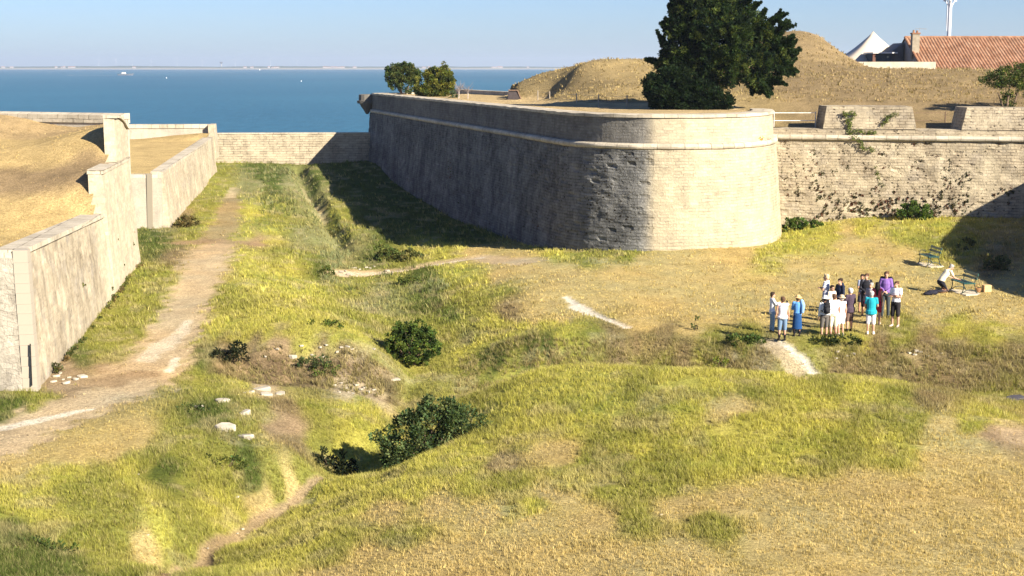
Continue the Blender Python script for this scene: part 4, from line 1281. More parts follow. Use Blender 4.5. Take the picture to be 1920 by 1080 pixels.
sweep("front_face", rel(front, ro), lambda i, s: [(.62, -1.5), (.56, -.6)] + [(.56 - .50 * k / 7, -.6 + 4.55 * k / 7) for k in range(1, 8)] + [(-.7, 3.95), (-.7, -1.5)], M_RUB, rv, rough=.12)
sweep("front_coping", rel(front, ro), lambda i, s: [(.05, 3.953), (.04, 4.12), (-.85, 4.15), (-.85, 3.953)], M_COP, rv, rough=.05)
# dressed quoin at the near corner: blocks, and a dark drain slot
mb = MB()
z = -.55; k = 0
while z < 3.85:
    hh = .30 + .12 * random.random()
    f = (z + .6) / 4.6
    off = .56 - .50 * f
    wq = .46
    mb.box((lx(47.0) + off * .55 - .02 - ro[0], 47.0 - off * .85 + .235 - ro[1], z + hh / 2), (wq, .5, hh - .004), rz=.12)
    z += hh; k += 1
mb.build("quoin", M_GREYP, rv)
mb = MB()
mb.box((lx(47.0) + .36 - ro[0], 46.53 - ro[1], .55), (.035, .05, 1.35), rz=.2, rx=-.08)
mb.build("drain_pipe", plain("black_pipe", (.012, .012, .012)), rv)

# far back parapet of the outwork
bp = resample([(-36, 86.2), (-20.85, 79.6)], .9)
zb = 7.45
bk = empty("rear_parapet", (-25, 82, 0), label="pale plastered parapet with light coping along the back of the near outwork", cat="wall")
bo = (-25, 82)
sweep("plastered_face", rel(bp, bo), lambda i, s: [(.02, -1), (.02, 3), (.0, 7.0), (-.55, 7.0), (-.55, -1)], M_GREYP, bk, rough=.02)
sweep("coping", rel(bp, bo), lambda i, s: [(.08, 7.003), (.08, 7.42), (-.3, 7.52), (-.65, 7.52), (-.65, 7.003)], M_COP, bk, rough=.03)
sd2 = resample([(-20.9, 80.15), (-21.75, 83.6)], .9)
sweep("side_face", rel(sd2, bo), lambda i, s: [(.15, -1), (.0, 6.8), (.0, 7.1), (-.5, 7.1), (-.5, -1)], M_LEFT, bk, clean=lambda s, p: .9, rough=.04)

# ---- second, farther outwork
so = (-24, 110)
s2 = empty("far_outwork_wall", (-24, 110, 0), label="receding pale wall of the farther left outwork running to the sea wall", cat="wall")


def sx(y): return -22.25 - .113 * (y - 94)


spth = [np.array([sx(y), y]) for y in np.arange(94, 131.6, 1.0)]
zz2 = lambda y: 3.22 + .5 * (y - 94) / 37
sweep("long_face", rel(spth, so), lambda i, s: [(.48, -1.5)] + [(.48 - .42 * k / 6, -.6 + (zz2(spth[i][1]) + .6) * k / 6) for k in range(0, 7)] + [(-.6, zz2(spth[i][1])), (-.6, -1.5)], M_LEFT, s2, clean=lambda s, p: .35, rough=.08)
sweep("coping", rel(spth, so), lambda i, s: [(.08, zz2(spth[i][1]) + .003), (.08, zz2(spth[i][1]) + .18), (-.7, zz2(spth[i][1]) + .2), (-.7, zz2(spth[i][1]) + .003)], M_COP, s2, rough=.04)
fp = resample([(-30, 93.6), (-22.25, 94.0)], .8)
sweep("near_face", rel(fp, so), lambda i, s: [(.45, -1.5), (.4, -.4), (.1, 3.0), (-.6, 3.0), (-.6, -1.5)], M_GREYP, s2, rough=.06)
sweep("near_coping", rel(fp, so), lambda i, s: [(.12, 3.003), (.1, 3.22), (-.62, 3.24), (-.62, 3.003)], M_COP, s2, rough=.04)
mb = MB()
mb.box((-23.0 - so[0], 93.88 - so[1], 1.1), (.34, .5, 4.4), rx=-.07)
mb.build("pilaster", M_COP, s2)
pp = resample([(-36, 131.0), (-26.3, 131.6)], 1.0)
rp2 = empty("court_parapet", (-30, 131, 0), label="low cream parapet between the golden grass court and the sea", cat="wall")
sweep("face", rel(pp, (-30, 131)), lambda i, s: [(.1, 2), (.05, 4.62), (-.5, 4.62), (-.5, 2)], M_GREYP, rp2, rough=.02)
sweep("coping", rel(pp, (-30, 131)), lambda i, s: [(.12, 4.623), (.12, 4.93), (-.55, 4.97), (-.55, 4.623)], M_COP, rp2, rough=.03)
ep = resample([(-26.35, 130.9), (-26.6, 133.5)], .6)
sweep("end_block", rel(ep, (-30, 131)), lambda i, s: [(.25, 2), (.05, 4.95), (-.4, 4.95), (-.4, 2)], M_LEFT, rp2, clean=lambda s, p: .5, rough=.05)

# ------------------------------------------------------------------ earth fills
def inside_poly(px, py, poly):
    c = np.zeros(px.shape, bool)
    n = len(poly)
    for i in range(n):
        x1, y1 = poly[i]; x2, y2 = poly[(i + 1) % n]
        cond = ((y1 > py) != (y2 > py))
        xi = (x2 - x1) * (py - y1) / (y2 - y1 + 1e-12) + x1
        c ^= cond & (px < xi)
    return c


def fill(name, x0, x1, y0, y1, step, zf, poly, colf, skirt=None, **k):
    xs = np.arange(x0, x1 + step, step); ysv = np.arange(y0, y1 + step, step)
    X, Y = np.meshgrid(xs, ysv)
    Z = zf(X, Y)
    cc = colf(X, Y)
    nn = 1 + .5 * fbm(X * 3.1, Y * 2.4, 151, 4) + .4 * fbm(X * .8, Y * .8, 161, 3)
    cc = np.clip(cc * nn[..., None], .01, .8)
    ids = np.arange(X.size).reshape(X.shape)
    q = np.stack([ids[:-1, :-1], ids[:-1, 1:], ids[1:, 1:], ids[1:, :-1]], -1).reshape(-1, 4)
    m = inside_poly(X.ravel()[q].mean(1), Y.ravel()[q].mean(1), poly)
    q = q[m]
    VV = np.stack([X, Y, Z], -1).reshape(-1, 3); CC = cc.reshape(-1, 3)
    used = np.unique(q); remap = np.full(len(VV), -1); remap[used] = np.arange(len(used))
    me = mesh_np(name, VV[used], remap[q], colr=CC[used], smooth=True)
    return obj(name, me, M_TURF, **k)


C_ = {k: np.array(v) for k, v in CLS.items()}
# near outwork terreplein
LT = [(-30, 48, 3.9), (-16.8, 47.8, 3.95), (-17.5, 56, 3.5), (-25, 56, 3.6), (-18.6, 65, 3.45), (-24, 65.5, 3.75), (-30, 66, 3.8),
      (-19.2, 67.2, 5.15), (-20.3, 67.2, 4.9), (-19.4, 69, 5.3), (-20.5, 69, 5.2), (-22.5, 70.5, 5.2), (-26, 70.5, 5.3), (-32, 70, 5.4), (-19.6, 71.0, 5.6), (-20.0, 72.0, 6.35), (-21, 72.2, 6.3), (-20.3, 73.8, 6.9), (-21.3, 74, 6.8), (-23.5, 74.5, 6.2), (-27, 74.5, 5.9), (-34, 76, 6.3),
      (-20.4, 76.0, 7.05), (-22.5, 78.6, 6.75), (-25.3, 79.6, 6.45), (-27.5, 80.2, 6.9), (-31, 81.5, 7.25), (-36, 84, 7.3)]
lrbf = RBF([p[:2] for p in LT], np.array([p[2] for p in LT]), .002)


def lz(x, y): return lrbf(x, y) + .14 * fbm(x * .8, y * .8, 91, 4)


def lcol(x, y):
    n = fbm(x * .5, y * .5, 92, 3)
    sl = sstep(66.2, 67.6, y + n * 2) * (1 - sstep(70.2, 71.6, y + n * 2)) 
    base = C_['gold'] * np.ones(x.shape + (3,))
    fr = sstep(-.1, .3, n) * (1 - sstep(60, 66, y))
    base = base * (1 - fr[..., None] * .5) + C_['dry'] * fr[..., None] * .5
    base = base * (1 - sl[..., None] * .85) + C_['earth'] * .8 * sl[..., None] * .85
    tp = sstep(77.2, 79, y + n * 3) * .6
    return base * (1 - tp[..., None]) + C_['earth'] * tp[..., None]


fill("outwork_terreplein", -37, -15.5, 45.4, 86.5, .22, lz, [(-37, 45.3)] + [(-15.9, 47.2)] + [(lx(y) - .30, y) for y in (50, 56, 62, 66, 70, 76)] + [(-20.6, 79.6), (-37, 86.5)], lcol, kind='structure')
# court of the far outwork
fill("court_grass", -37, -22, 94, 132.5, .4, lambda x, y: 3.12 + .55 * (y - 94) / 37 + .5 * sstep(128, 131, y + .8 * fbm(x * .3, y * .3, 5, 2)) * sstep(-34, -27, x) + .08 * fbm(x * .7, y * .7, 93, 3),
     [(-37, 94.0), (-22.6, 94.2)] + [(sx(y) - .3, y) for y in (100, 120, 131.5)] + [(-37, 131.3)],
     lambda x, y: C_['gold'] * (1.05 - .22 * sstep(128, 130.5, y + 2 * fbm(x * .3, y * .3, 5, 2)))[..., None] * np.ones(x.shape + (3,)), kind='structure')

# bastion terrace, hill and rampart behind the curtain
def zv(v, y):
    return CAM_Z - y * math.tan(PITCH - math.atan((540 - v) / F))


HT = []
for u, v, y in [  # silhouettes and foot line of the grassy rampart
    (965, 182, 119), (1010, 140, 122), (1080, 128, 116), (1140, 126, 115), (1200, 124, 116), (1240, 112, 121), (1300, 95, 127), (1400, 80, 133), (1480, 66, 136), (1510, 73, 136), (1540, 96, 136), (1565, 120, 135), (1592, 136, 133),
    (1640, 133, 124), (1700, 129, 119), (1800, 130, 118), (1920, 131, 117), (2080, 131, 117), (1080, 197, 99.5), (1220, 203, 96.5), (1000, 190, 110),
    (1150, 165, 105), (1300, 160, 108), (1400, 165, 105), (1430, 195, 97), (1500, 150, 106), (1600, 160, 104), (1700, 160, 103), (1800, 160, 103), (1920, 160, 103), (2060, 160, 103),
    (1500, 222, 93.5), (1600, 215, 93.5), (1700, 215, 93), (1800, 215, 92), (1900, 205, 92), (2050, 205, 91), (1250, 140, 113), (1350, 125, 117), (1450, 110, 121), (1550, 135, 116)]:
    HT.append(((u - 960) / F * y / math.cos(0) * 1.0, y, zv(v, y)))
for x, y, z in [(-12.5, 138, 7.42), (-5, 138, 7.42), (-8, 125, 7.42), (-3, 112, 7.42), (-1, 120, 7.42), (2, 105, 7.42), (3, 95, 7.42), (5.5, 86, 7.42), (9, 81, 7.42), (12, 82, 7.42), (13.6, 86, 7.42), (8, 90, 7.42), (3, 100, 7.42), (11, 91, 7.4), (13.2, 92, 7.1),
                (-3, 130, 7.42), (2, 145, 7.3), (-6, 146, 7.3), (-2, 136, 7.42),
                (10, 140, 8), (20, 150, 8), (30, 150, 7), (45, 150, 7), (30, 135, 8.6), (45, 130, 8.6), (55, 118, 9.5), (60, 150, 7), (8, 128, 8.8), (15, 165, 6), (50, 95, 7),
                (15.2, 91.5, 6.36), (20, 90.6, 6.36), (26, 89.3, 6.36), (32, 88, 6.36), (36, 87.5, 6.36), (17, 90.4, 6.30), (22, 89.6, 6.3), (28, 88.2, 6.3), (3, 116, 7.45)]:
    HT.append((x, y, z))
hrbf = RBF([p[:2] for p in HT], np.array([p[2] for p in HT]), .02)


def hz(x, y):
    z = hrbf(x, y)
    terr = inside_poly(x, y, [(-14, 141), (3, 88), (8, 78), (14, 80), (15, 90), (10.5, 94.5), (4.5, 97), (2, 106), (.3, 118), (-1, 141)])
    z = np.where(terr, np.clip(z, 7.36, 7.60) * .2 + 7.42 * .8, z)
    rough = 1 - terr * 1.0
    emb = np.clip((93.5 - y) / 3, 0, 1) * (x > 15)
    return z + (.18 * fbm(x * .7, y * .7, 95, 4)) * rough * (1 - emb) + .03 * fbm(x * 2, y * 2, 96, 3)


def hcol(x, y):
    n = fbm(x * .3, y * .3, 97, 4)
    z = hz(x, y)
    terr = (z < 7.62) & (x < 14.5)
    sand = C_['gold'] * .55 + C_['dirt'] * .45
    hill = C_['dry'] * .40 + C_['earth'] * .30 + C_['brown'] * .20
    k = sstep(-.12, .12, n)[..., None]
    hill = hill * (1 - k * .6) + (C_['earth'] * .60 + C_['olive'] * .15) * k * .6
    chalk = np.clip(1 - np.hypot((x - 27.3) / 2.8, (y - 135) / 5), 0, 1) * sstep(-.1, .1, fbm(x * 1.5, y * 1.5, 98, 3))
    hill = hill * (1 - chalk[..., None]) + C_['dirt'] * chalk[..., None]
    rt = sstep(16, 19, x)[..., None] * .5
    hill = hill * (1 - rt) + C_['earth'] * .72 * rt
    return np.where(terr[..., None], sand, hill)


inner = []
bp_ = np.array(bpath)
dd = np.zeros_like(bp_); dd[1:-1] = bp_[2:] - bp_[:-2]; dd[0] = bp_[1] - bp_[0]; dd[-1] = bp_[-1] - bp_[-2]
dd /= np.linalg.norm(dd, axis=1)[:, None]
inner = [tuple(p - np.array([d[1], -d[0]]) * .75) for p, d in zip(bp_, dd)]
poly = inner + [(15.3, 90.0), (30, 86.9), (37.5, 85.2), (45, 88), (70, 95), (85, 175), (-8, 175), (-7, 147)]
fill("rampart_hill", -16, 85, 77, 175, .38, hz, poly, hcol, kind='structure')

# ------------------------------------------------------------------ sea and far shore
t = NT("sea_water")
oc = t.coord('Object')
m1 = t.n('ShaderNodeMapping'); m1.inputs['Scale'].default_value = (.02, .012, 1); t.l(oc, m1.inputs[0])
m2 = t.n('ShaderNodeMapping'); m2.inputs['Scale'].default_value = (.35, .10, 1); t.l(oc, m2.inputs[0])
big = t.noise(m1.outputs[0], .25, 6, .65)
wv = t.noise(m2.outputs[0], 1, 6, .7)
c = t.ramp(big, [(.3, (.027, .098, .153)), (.7, (.038, .128, .188))])
c = t.mix(1.0, c, t.ramp(wv, [(.35, .86), (.65, 1.12)]), 'MULTIPLY')
t.base(c)
t.b.inputs['Roughness'].default_value = .55
t.b.inputs['Specular IOR Level'].default_value = .25
t.bump(wv, .6, .6)
SEA = t.m
ang = np.linspace(0, 2 * math.pi, 97)[:-1]
rr = [0, 60, 200, 400, 800, 1600, 3200, 6400, 14000]
vs = [(0, 0, -3)]
for r in rr[1:]:
    vs += [(r * math.cos(a), r * math.sin(a), -3) for a in ang]
fs = [[0, 1 + k, 1 + (k + 1) % 96] for k in range(96)]
for i in range(len(rr) - 2):
    b = 1 + i * 96
    fs += [[b + k, b + 96 + k, b + 96 + (k + 1) % 96, b + (k + 1) % 96] for k in range(96)]
obj("sea", mesh_np("sea", vs, fs), SEA, kind='structure')

# far shore: low land with a pale beach, woods and white villages
YS = 7200.0
xs = np.arange(-3400, 3400, 20.0)
rows = [(0, -3.2), (14, -1.5), (40, 3.0), (90, 5.0), (160, 8), (500, 11), (1400, 9)]
vs = []; cc = []
for k, (dy, z) in enumerate(rows):
    n = fbm(xs * .004, xs * 0 + k * 3.3, 201, 4)
    n2 = fbm(xs * .02, xs * 0 + k * 7.1, 202, 4)
    for x, a, b in zip(xs, n, n2):
        zz = z + (a * 9 + b * 5 if k >= 4 else b * 1.0 if k >= 2 else 0)
        vs.append((x, YS + dy + 120 * math.sin(x * .0012), zz))
        cc.append([(.3, .28, .23), (.30, .28, .24), (.24, .22, .16), (.12, .13, .07), (.06, .08, .04), (.06, .08, .04), (.08, .1, .05)][k])
n = len(xs)
fs = [[k * n + i, k * n + i + 1, (k + 1) * n + i + 1, (k + 1) * n + i] for k in range(len(rows) - 1) for i in range(n - 1)]
obj("far_shore", mesh_np("far_shore", vs, np.array(fs), colr=cc, smooth=True), M_TURF, kind='structure')

M_WHITE = plain("white_wall", (.62, .60, .56), var=.08)
M_FARW = plain("far_wall", (.34, .33, .31), var=.15)
M_ROOFF = plain("far_roof_tiles", (.38, .2, .13), var=.2)
rnd = random.Random(5)
k = 0
spots = [2, 8, 20, 36, 39, 122, 132, 138, 150, 155, 268, 272, 476, 485, 517, 524, 530, 533, 617, 622, 627, 633, 638, 641, 646, 650, 672, 800, 806, 925, 930, 935, 940, 990]
for u in spots:
    x = (u - 960) / F * (YS + 70) + rnd.uniform(-5, 5)
    w_, h_ = rnd.uniform(9, 20), rnd.uniform(4, 7)
    y = YS + 60 + 120 * math.sin(x * .0012) + rnd.uniform(-10, 10)
    e_ = empty("far_house", (x, y, 2.5), group="white houses along the far shore", label="tiny white house on the hazy shore across the water", cat="house")
    mb = MB(); mb.box((0, 0, h_ / 2), (w_, 9, h_)); mb.build("wall", M_FARW, e_)
    mb = MB(); mb.add([(-w_ / 2, -5, h_ + .01), (w_ / 2, -5, h_ + .01), (w_ / 2, 5, h_ + .01), (-w_ / 2, 5, h_ + .01), (-w_ / 2, 0, h_ + 2.4), (w_ / 2, 0, h_ + 2.4)],
                      [[0, 1, 5, 4], [2, 3, 4, 5], [0, 4, 3], [1, 2, 5], [0, 3, 2, 1]]); mb.build("roof", M_ROOFF, e_)
M_TURB = plain("white_paint", (.45, .48, .52), var=.02)
tb = None
for u, hpx, a0 in [(194, 7, .3), (226, 9, 1.0), (256, 8, .1), (291, 8, .7), (339, 8, .2), (386, 6, 1.4), (447, 6, .5), (512, 7, .9), (561, 8, .3)]:
    y = 11500.0
    x = (u - 960) / F * y
    s_ = (.95 + hpx * .03)
    top = 55 * s_
    e_ = empty("wind_turbine", (x, y, 2), group="wind turbines on the far shore", label="faint white wind turbine above the far shore", cat="wind turbine")
    mb = MB(); mb.tube([(0, 0, -3), (0, 0, top)], [1.9, 1.1], 8); mb.build("tower", M_TURB, e_)
    mb = MB(); mb.box((0, -2, top), (3.6, 9, 3.6)); mb.build("nacelle", M_TURB, e_)
    for j in range(3):
        aa = a0 + j * 2.094
        mb = MB(); mb.tube([(0, -7, top), (math.sin(aa) * 24, -7, top + math.cos(aa) * 24)], [1.0, .35], 6); mb.build("blade", M_TURB, e_)
# water tower
x = (421 - 960) / F * 7500
e_ = empty("water_tower", (x, 7500, 4), label="dark mushroom shaped water tower on the far shore", cat="water tower")
mb = MB(); mb.loft([(0, 0, -4, 3.2, 3.2), (0, 0, 20, 2.4, 2.4)], 10); mb.build("shaft", plain("water_tower_concrete", (.35, .34, .33)), e_)
mb = MB(); mb.loft([(0, 0, 20, 2.4, 2.4), (0, 0, 25, 8, 8), (0, 0, 29, 8.5, 8.5), (0, 0, 30, 5, 5)], 14); mb.build("tank", plain("water_tower_tank", (.12, .12, .13)), e_)

# boat with a wake
bx, by = PZ(233, 141.5, -3)
e_ = empty("motor_boat", (bx, by, -3), label="small white motor boat crossing the water at the left", cat="boat")
mb = MB(); mb.add([(-9, -2.5, 0), (7, -2.5, 0), (13, 0, 0), (7, 2.5, 0), (-9, 2.5, 0), (-9.5, -3, 2.2), (8, -3, 2.6), (15, 0, 3.2), (8, 3, 2.6), (-9.5, 3, 2.2)],
                  [[0, 4, 3, 2, 1], [5, 6, 7, 8, 9], [0, 1, 6, 5], [1, 2, 7, 6], [2, 3, 8, 7], [3, 4, 9, 8], [4, 0, 5, 9]]); mb.build("hull", plain("boat_hull", (.10, .12, .15)), e_)
mb = MB(); mb.loft([(-1, 0, 2.4, 4, 2), (-1, 0, 4.6, 3.2, 1.6)], 8); mb.build("cabin", M_WHITE, e_)
vs = []; fs = []
for i in range(31):
    s = i / 30
    w0 = 3 + 5 * s
    jit = float(vnoise(s * 14, 2.2, 4))
    vs += [(bx - 10 - 78 * s, by - w0 * (.3 + jit), -2.93), (bx - 10 - 78 * s, by + w0 * (.3 + jit), -2.93)]
    if i and vnoise(s * 25, 1.5, 6) > .25: fs.append([2 * i - 2, 2 * i, 2 * i + 1, 2 * i - 1])
obj("boat_wake", mesh_np("boat_wake", vs, fs), plain("foam", (.75, .78, .8)), kind='stuff', label="white foam wake trailing behind the motor boat")
M_SAIL = plain("sail_cloth", (.8, .8, .78), var=.03)
for k, (u, v, hpx, lb) in enumerate([(312, 147, 2.5, "tiny white sailing boat right of the motor boat on the left water"), (487, 132, 3, "tiny white sailing boat close to the far shore"), (565, 153, 2.5, "tiny white sailing boat in mid water near the centre")]):
    x, y = PZ(u, v, -3)
    hh = hpx * y / F
    e_ = empty("sailing_boat", (x, y, -3), label=lb, cat="boat", group="sailing boats on the sea")
    mb = MB(); mb.add([(-hh * .4, 0, 0), (hh * .4, 0, 0), (0, hh * .12, 0), (0, -hh * .12, 0), (-hh * .45, 0, hh * .12), (hh * .5, 0, hh * .14), (0, hh * .16, hh * .1), (0, -hh * .16, hh * .1)],
                      [[0, 3, 1, 2], [4, 6, 5, 7], [0, 4, 7, 3], [3, 7, 5, 1], [1, 5, 6, 2], [2, 6, 4, 0]]); mb.build("hull", M_WHITE, e_)
    mb = MB(); mb.add([(-hh * .35, .1, hh * .18), (hh * .3, .1, hh * .18), (.05 * hh, .1, hh), (-hh * .35, -.1, hh * .18), (hh * .3, -.1, hh * .18), (.05 * hh, -.1, hh)],
                      [[0, 1, 2], [5, 4, 3], [0, 3, 4, 1], [1, 4, 5, 2], [2, 5, 3, 0]]); mb.build("sail", M_SAIL, e_)

# ------------------------------------------------------------------ tiled building, tent, mast
t = NT("clay_tiles")
oc = t.coord('Object')
mp = t.n('ShaderNodeMapping'); mp.inputs['Scale'].default_value = (3.6, 2.2, 1); t.l(oc, mp.inputs[0])
vo = t.n('ShaderNodeTexVoronoi'); vo.inputs['Scale'].default_value = 1.0; t.l(mp.outputs[0], vo.inputs['Vector'])
c = t.ramp(vo.outputs['Color'], [(0.0, (.21, .10, .055)), (.5, (.25, .13, .075)), (1.0, (.32, .19, .12))])
c = t.mix(1.0, c, t.ramp(t.noise(oc, .8, 5, .7), [(.3, .72), (.7, 1.2)]), 'MULTIPLY')
t.base(c); t.bump(t.noise(oc, 12, 4), .7, .03)
M_TILE = t.m
hb = empty("tiled_building", (44, 141, 0), label="long low building with orange clay tile roof behind the grass rampart", cat="building")
x0, x1 = 38.2, 66.0
ye, yr, ze, zr = 138.5, 146.0, 9.35, 12.78
per = .30
nseg = int((x1 - x0) / per) * 6
vs = []; fs = []
nr = 26
for j in range(nr + 1):
    f = j / nr
    for i in range(nseg + 1):
        x = x0 + (x1 - x0) * i / nseg
        prof = .075 * (abs(math.sin(math.pi * (i / 6.0))) * 1.5 - .5)
        step_ = .03 * (1 - (j % 2))
        wob = .03 * (float(vnoise(x * .8, f * 5, 12)) - .5)
        vs.append((x - 44, ye + (yr - ye) * f - 141, ze + (zr - ze) * f + prof + step_ + wob - .05 * math.sin(math.pi * f)))
w_ = nseg + 1
fs = np.array([[j * w_ + i, j * w_ + i + 1, (j + 1) * w_ + i + 1, (j + 1) * w_ + i] for j in range(nr) for i in range(nseg)])
roof = obj("roof", mesh_np("roof", vs, fs), M_TILE, hb)
mb = MB(); mb.add([(x0 - 44, yr - 141, zr - .02), (x1 - 44, yr - 141, zr - .02), (x1 - 44, 153.5 - 141, ze), (x0 - 44, 153.5 - 141, ze)], [[0, 1, 2, 3]])
mb.build("rear_slope", M_TILE, hb)
mb = MB(); mb.tube([(x0 - 44 + .1, yr - 141, zr + .05), (x1 - 44, yr - 141, zr + .05)], .13, 8); mb.build("ridge_tiles", M_TILE, roof)
mb = MB(); mb.tube([(x0 - 44 + .06, ye - 141, ze + .02), (x0 - 44 + .06, yr - 141, zr + .03)], .12, 8); mb.build("verge_tiles", M_TILE, roof)
M_RENDER = plain("grey_wall_render", (.30, .28, .25), var=.15, scale=2)
mb = MB()
g = .12
mb.add([(x0 - 44 + g, ye + .1 - 141, 5), (x0 - 44 + g, 153.4 - 141, 5), (x0 - 44 + g, 153.4 - 141, ze - .12), (x0 - 44 + g, yr - 141, zr - .12), (x0 - 44 + g, ye + .1 - 141, ze - .10),
        (x1 - 44 - g, ye + .1 - 141, 5), (x1 - 44 - g, 153.4 - 141, 5), (x1 - 44 - g, 153.4 - 141, ze - .12), (x1 - 44 - g, yr - 141, zr - .12), (x1 - 44 - g, ye + .1 - 141, ze - .10)],
       [[0, 1, 2, 3, 4], [9, 8, 7, 6, 5], [0, 4, 9, 5], [1, 6, 7, 2]])
mb.build("wall", M_RENDER, hb)
cxx = 38.5 - 44
mb = MB(); mb.box((cxx, 143.2 - 141, 11.9), (.68, .7, 2.35)); ch = mb.build("chimney", plain("chimney_render", (.26, .22, .16), var=.2, scale=3), roof)
mb = MB(); mb.box((cxx, 143.2 - 141, 13.14), (.80, .82, .12)); mb.loft([(cxx - .17, 2.2, 13.19, .12, .12), (cxx - .17, 2.2, 13.46, .09, .09)], 8); mb.loft([(cxx + .17, 2.2, 13.19, .12, .12), (cxx + .17, 2.2, 13.42, .09, .09)], 8)
mb.build("chimney_pots", M_TILE, roof)
mb = MB(); mb.tube([(cxx + .5, 2.6, 12.9), (cxx + .5, 2.6, 13.7)], .025, 6); mb.tube([(cxx + .1, 2.6, 13.62), (cxx + 1.2, 2.6, 13.55)], .02, 6)
for q in range(6): mb.tube([(cxx + .2 + .17 * q, 2.35, 13.6), (cxx + .2 + .17 * q, 2.85, 13.6)], .012, 4)
mb.build("aerial", plain("aerial_metal", (.4, .4, .4), metal=.6), roof)
# annex against the gable
an = empty("slate_annex", (37, 146, 0), label="small dark annex with white trimmed flat roof against the gable", cat="building")
mb = MB(); mb.add([(-.4, 0, 5), (1.15, 0, 5), (1.15, 4, 5), (-.4, 4, 5), (-.4, 0, 11.2), (1.15, 0, 12.3), (1.15, 4, 12.3), (-.4, 4, 11.2)], [[0, 3, 2, 1], [4, 5, 6, 7], [0, 1, 5, 4], [1, 2, 6, 5], [2, 3, 7, 6], [3, 0, 4, 7]])
mb.build("wall", plain("dark_slate_wall", (.10, .105, .11), var=.2), an)
mb = MB(); mb.box((-.9, 1.5, 10.5), (1.7, 3.5, 1.5)); mb.build("dormer", plain("dark_cladding", (.055, .065, .075)), an)
mb = MB(); mb.box((-.75, 1.4, 11.33), (2.4, 4.0, .12)); mb.build("flat_roof", M_WHITE, an)
mb = MB(); mb.box((-1.78, -.3, 10.6), (.28, .3, 1.35)); mb.build("vent_pipe", plain("rusty_vent", (.14, .07, .05)), an)
# low pale wall
lw = MB(); lw.add([(0, 0, 0), (7.6, .4, 0), (7.6, 1.1, 0), (0, .7, 0), (0, 0, 2.25), (7.6, .4, 2.25), (7.6, 1.1, 2.25), (0, .7, 2.25)], [[0, 3, 2, 1], [4, 5, 6, 7], [0, 1, 5, 4], [1, 2, 6, 5], [2, 3, 7, 6], [3, 0, 4, 7]])
o = lw.build("stone_building_wall", plain("pale_blockwork", (.40, .35, .27), var=.2, scale=1.5), label="low pale stone wall under the white tent peak", cat="wall"); o.location = (31.9, 139, 8.2)

# marquee
tn = empty("marquee", (36.6, 152, 8), label="white pointed marquee canopy between the grass mound and tiled roof", cat="tent")
vs = []; fs = []
R = 5.3
nn_, mm_ = 32, 12
for j in range(mm_ + 1):
    f = j / mm_
    for i in range(nn_):
        a = 2 * math.pi * i / nn_
        sq = 1.0 / max(abs(math.cos(a)), abs(math.sin(a))) ** .55
        r = .05 + R * f * (sq if f > .1 else 1)
        z = 3.25 * (1 - f) ** 1.7 * 1.0 + 1.95 - .18 * f + .13 * f * math.cos(4 * a + math.pi)
        vs.append((r * math.cos(a), r * math.sin(a), z + .3))
for j in range(mm_):
    for i in range(nn_):
        fs.append([j * nn_ + i, (j + 1) * nn_ + i, (j + 1) * nn_ + (i + 1) % nn_, j * nn_ + (i + 1) % nn_])
tm = NT("tent_canvas"); tm.base((.50, .43, .34)); tm.b.inputs['Roughness'].default_value = .7
cn = obj("canopy", mesh_np("canopy", vs, fs, smooth=True), tm.m, tn)
cn.modifiers.new("s", 'SOLIDIFY').thickness = .03
M_POLE = plain("tent_pole", (.45, .40, .35), metal=.3)
for sx_, sy_ in ((-1, -1), (1, -1), (-1, 1), (1, 1)):
    mb = MB(); mb.tube([(sx_ * 3.5, sy_ * 3.5, -1), (sx_ * 3.5, sy_ * 3.5, 2.1)], .07, 8); mb.build("pole", plain("red_brown_post", (.16, .06, .04)), tn)
mb = MB(); mb.tube([(0, 0, -1), (0, 0, 5.5)], .06, 8); mb.build("centre_mast", M_POLE, tn)

# antenna mast
am = empty("antenna_mast", (49.5, 170, 5), label="white telecom mast with panel antennas behind the tiled roof", cat="mast")
M_MAST = plain("galvanised_mast", (.56, .57, .60), var=.08, metal=.1, rough=.5)
mb = MB(); mb.tube([(0, 0, 0), (0, 0, 12.0)], [.25, .22], 12); mb.tube([(0, 0, 12.0), (0, 0, 18.5)], [.18, .14], 12); mb.build("pole", M_MAST, am)
for a in (2.9, .2, 4.5):
    dx, dy = .60 * math.cos(a), .60 * math.sin(a)
    mb = MB(); mb.box((dx, dy, 13.6), (.3, .22, 2.6), rz=a); mb.build("panel_antenna", M_WHITE, am)
    mb = MB()
    for zz in (12.6, 14.6): mb.tube([(0, 0, zz), (dx, dy, zz)], .05, 6)
    mb.tube([(0, 0, 11.4), (dx * .9, dy * .9, 12.4)], .07, 6)
    mb.build("bracket", M_MAST, am)
mb = MB(); mb.tube([(-.33, -.15, 9.0), (-.33, -.15, 12.4)], .05, 6); mb.tube([(-.30, .1, 9.6), (-.30, .1, 12.4)], .04, 6); mb.build("cable_run", M_MAST, am)

# ------------------------------------------------------------------ the air
hzm = bpy.data.materials.new("haze_air"); hzm.use_nodes = True
hn = hzm.node_tree; hn.nodes.clear()
ho = hn.nodes.new('ShaderNodeOutputMaterial'); pv = hn.nodes.new('ShaderNodeVolumePrincipled')
pv.inputs['Color'].default_value = (.72, .84, 1.0, 1); pv.inputs['Density'].default_value = 1.1e-4; pv.inputs['Anisotropy'].default_value = .2
hn.links.new(pv.outputs[0], ho.inputs['Volume'])
mb = MB(); mb.box((0, 0, 48), (31000, 31000, 104.0))
mb.build("haze", hzm, kind='stuff', label="thin pale sea haze")

# ------------------------------------------------------------------ put people and benches on the ground
bag_owner = None
for r in ppl_info:
    r.location.z = Hs(r.location.x, r.location.y) - .005
    if r['_bag']: bag_owner = r
    del r['_bag']


def Hb(x, y): return Hs(x, y)


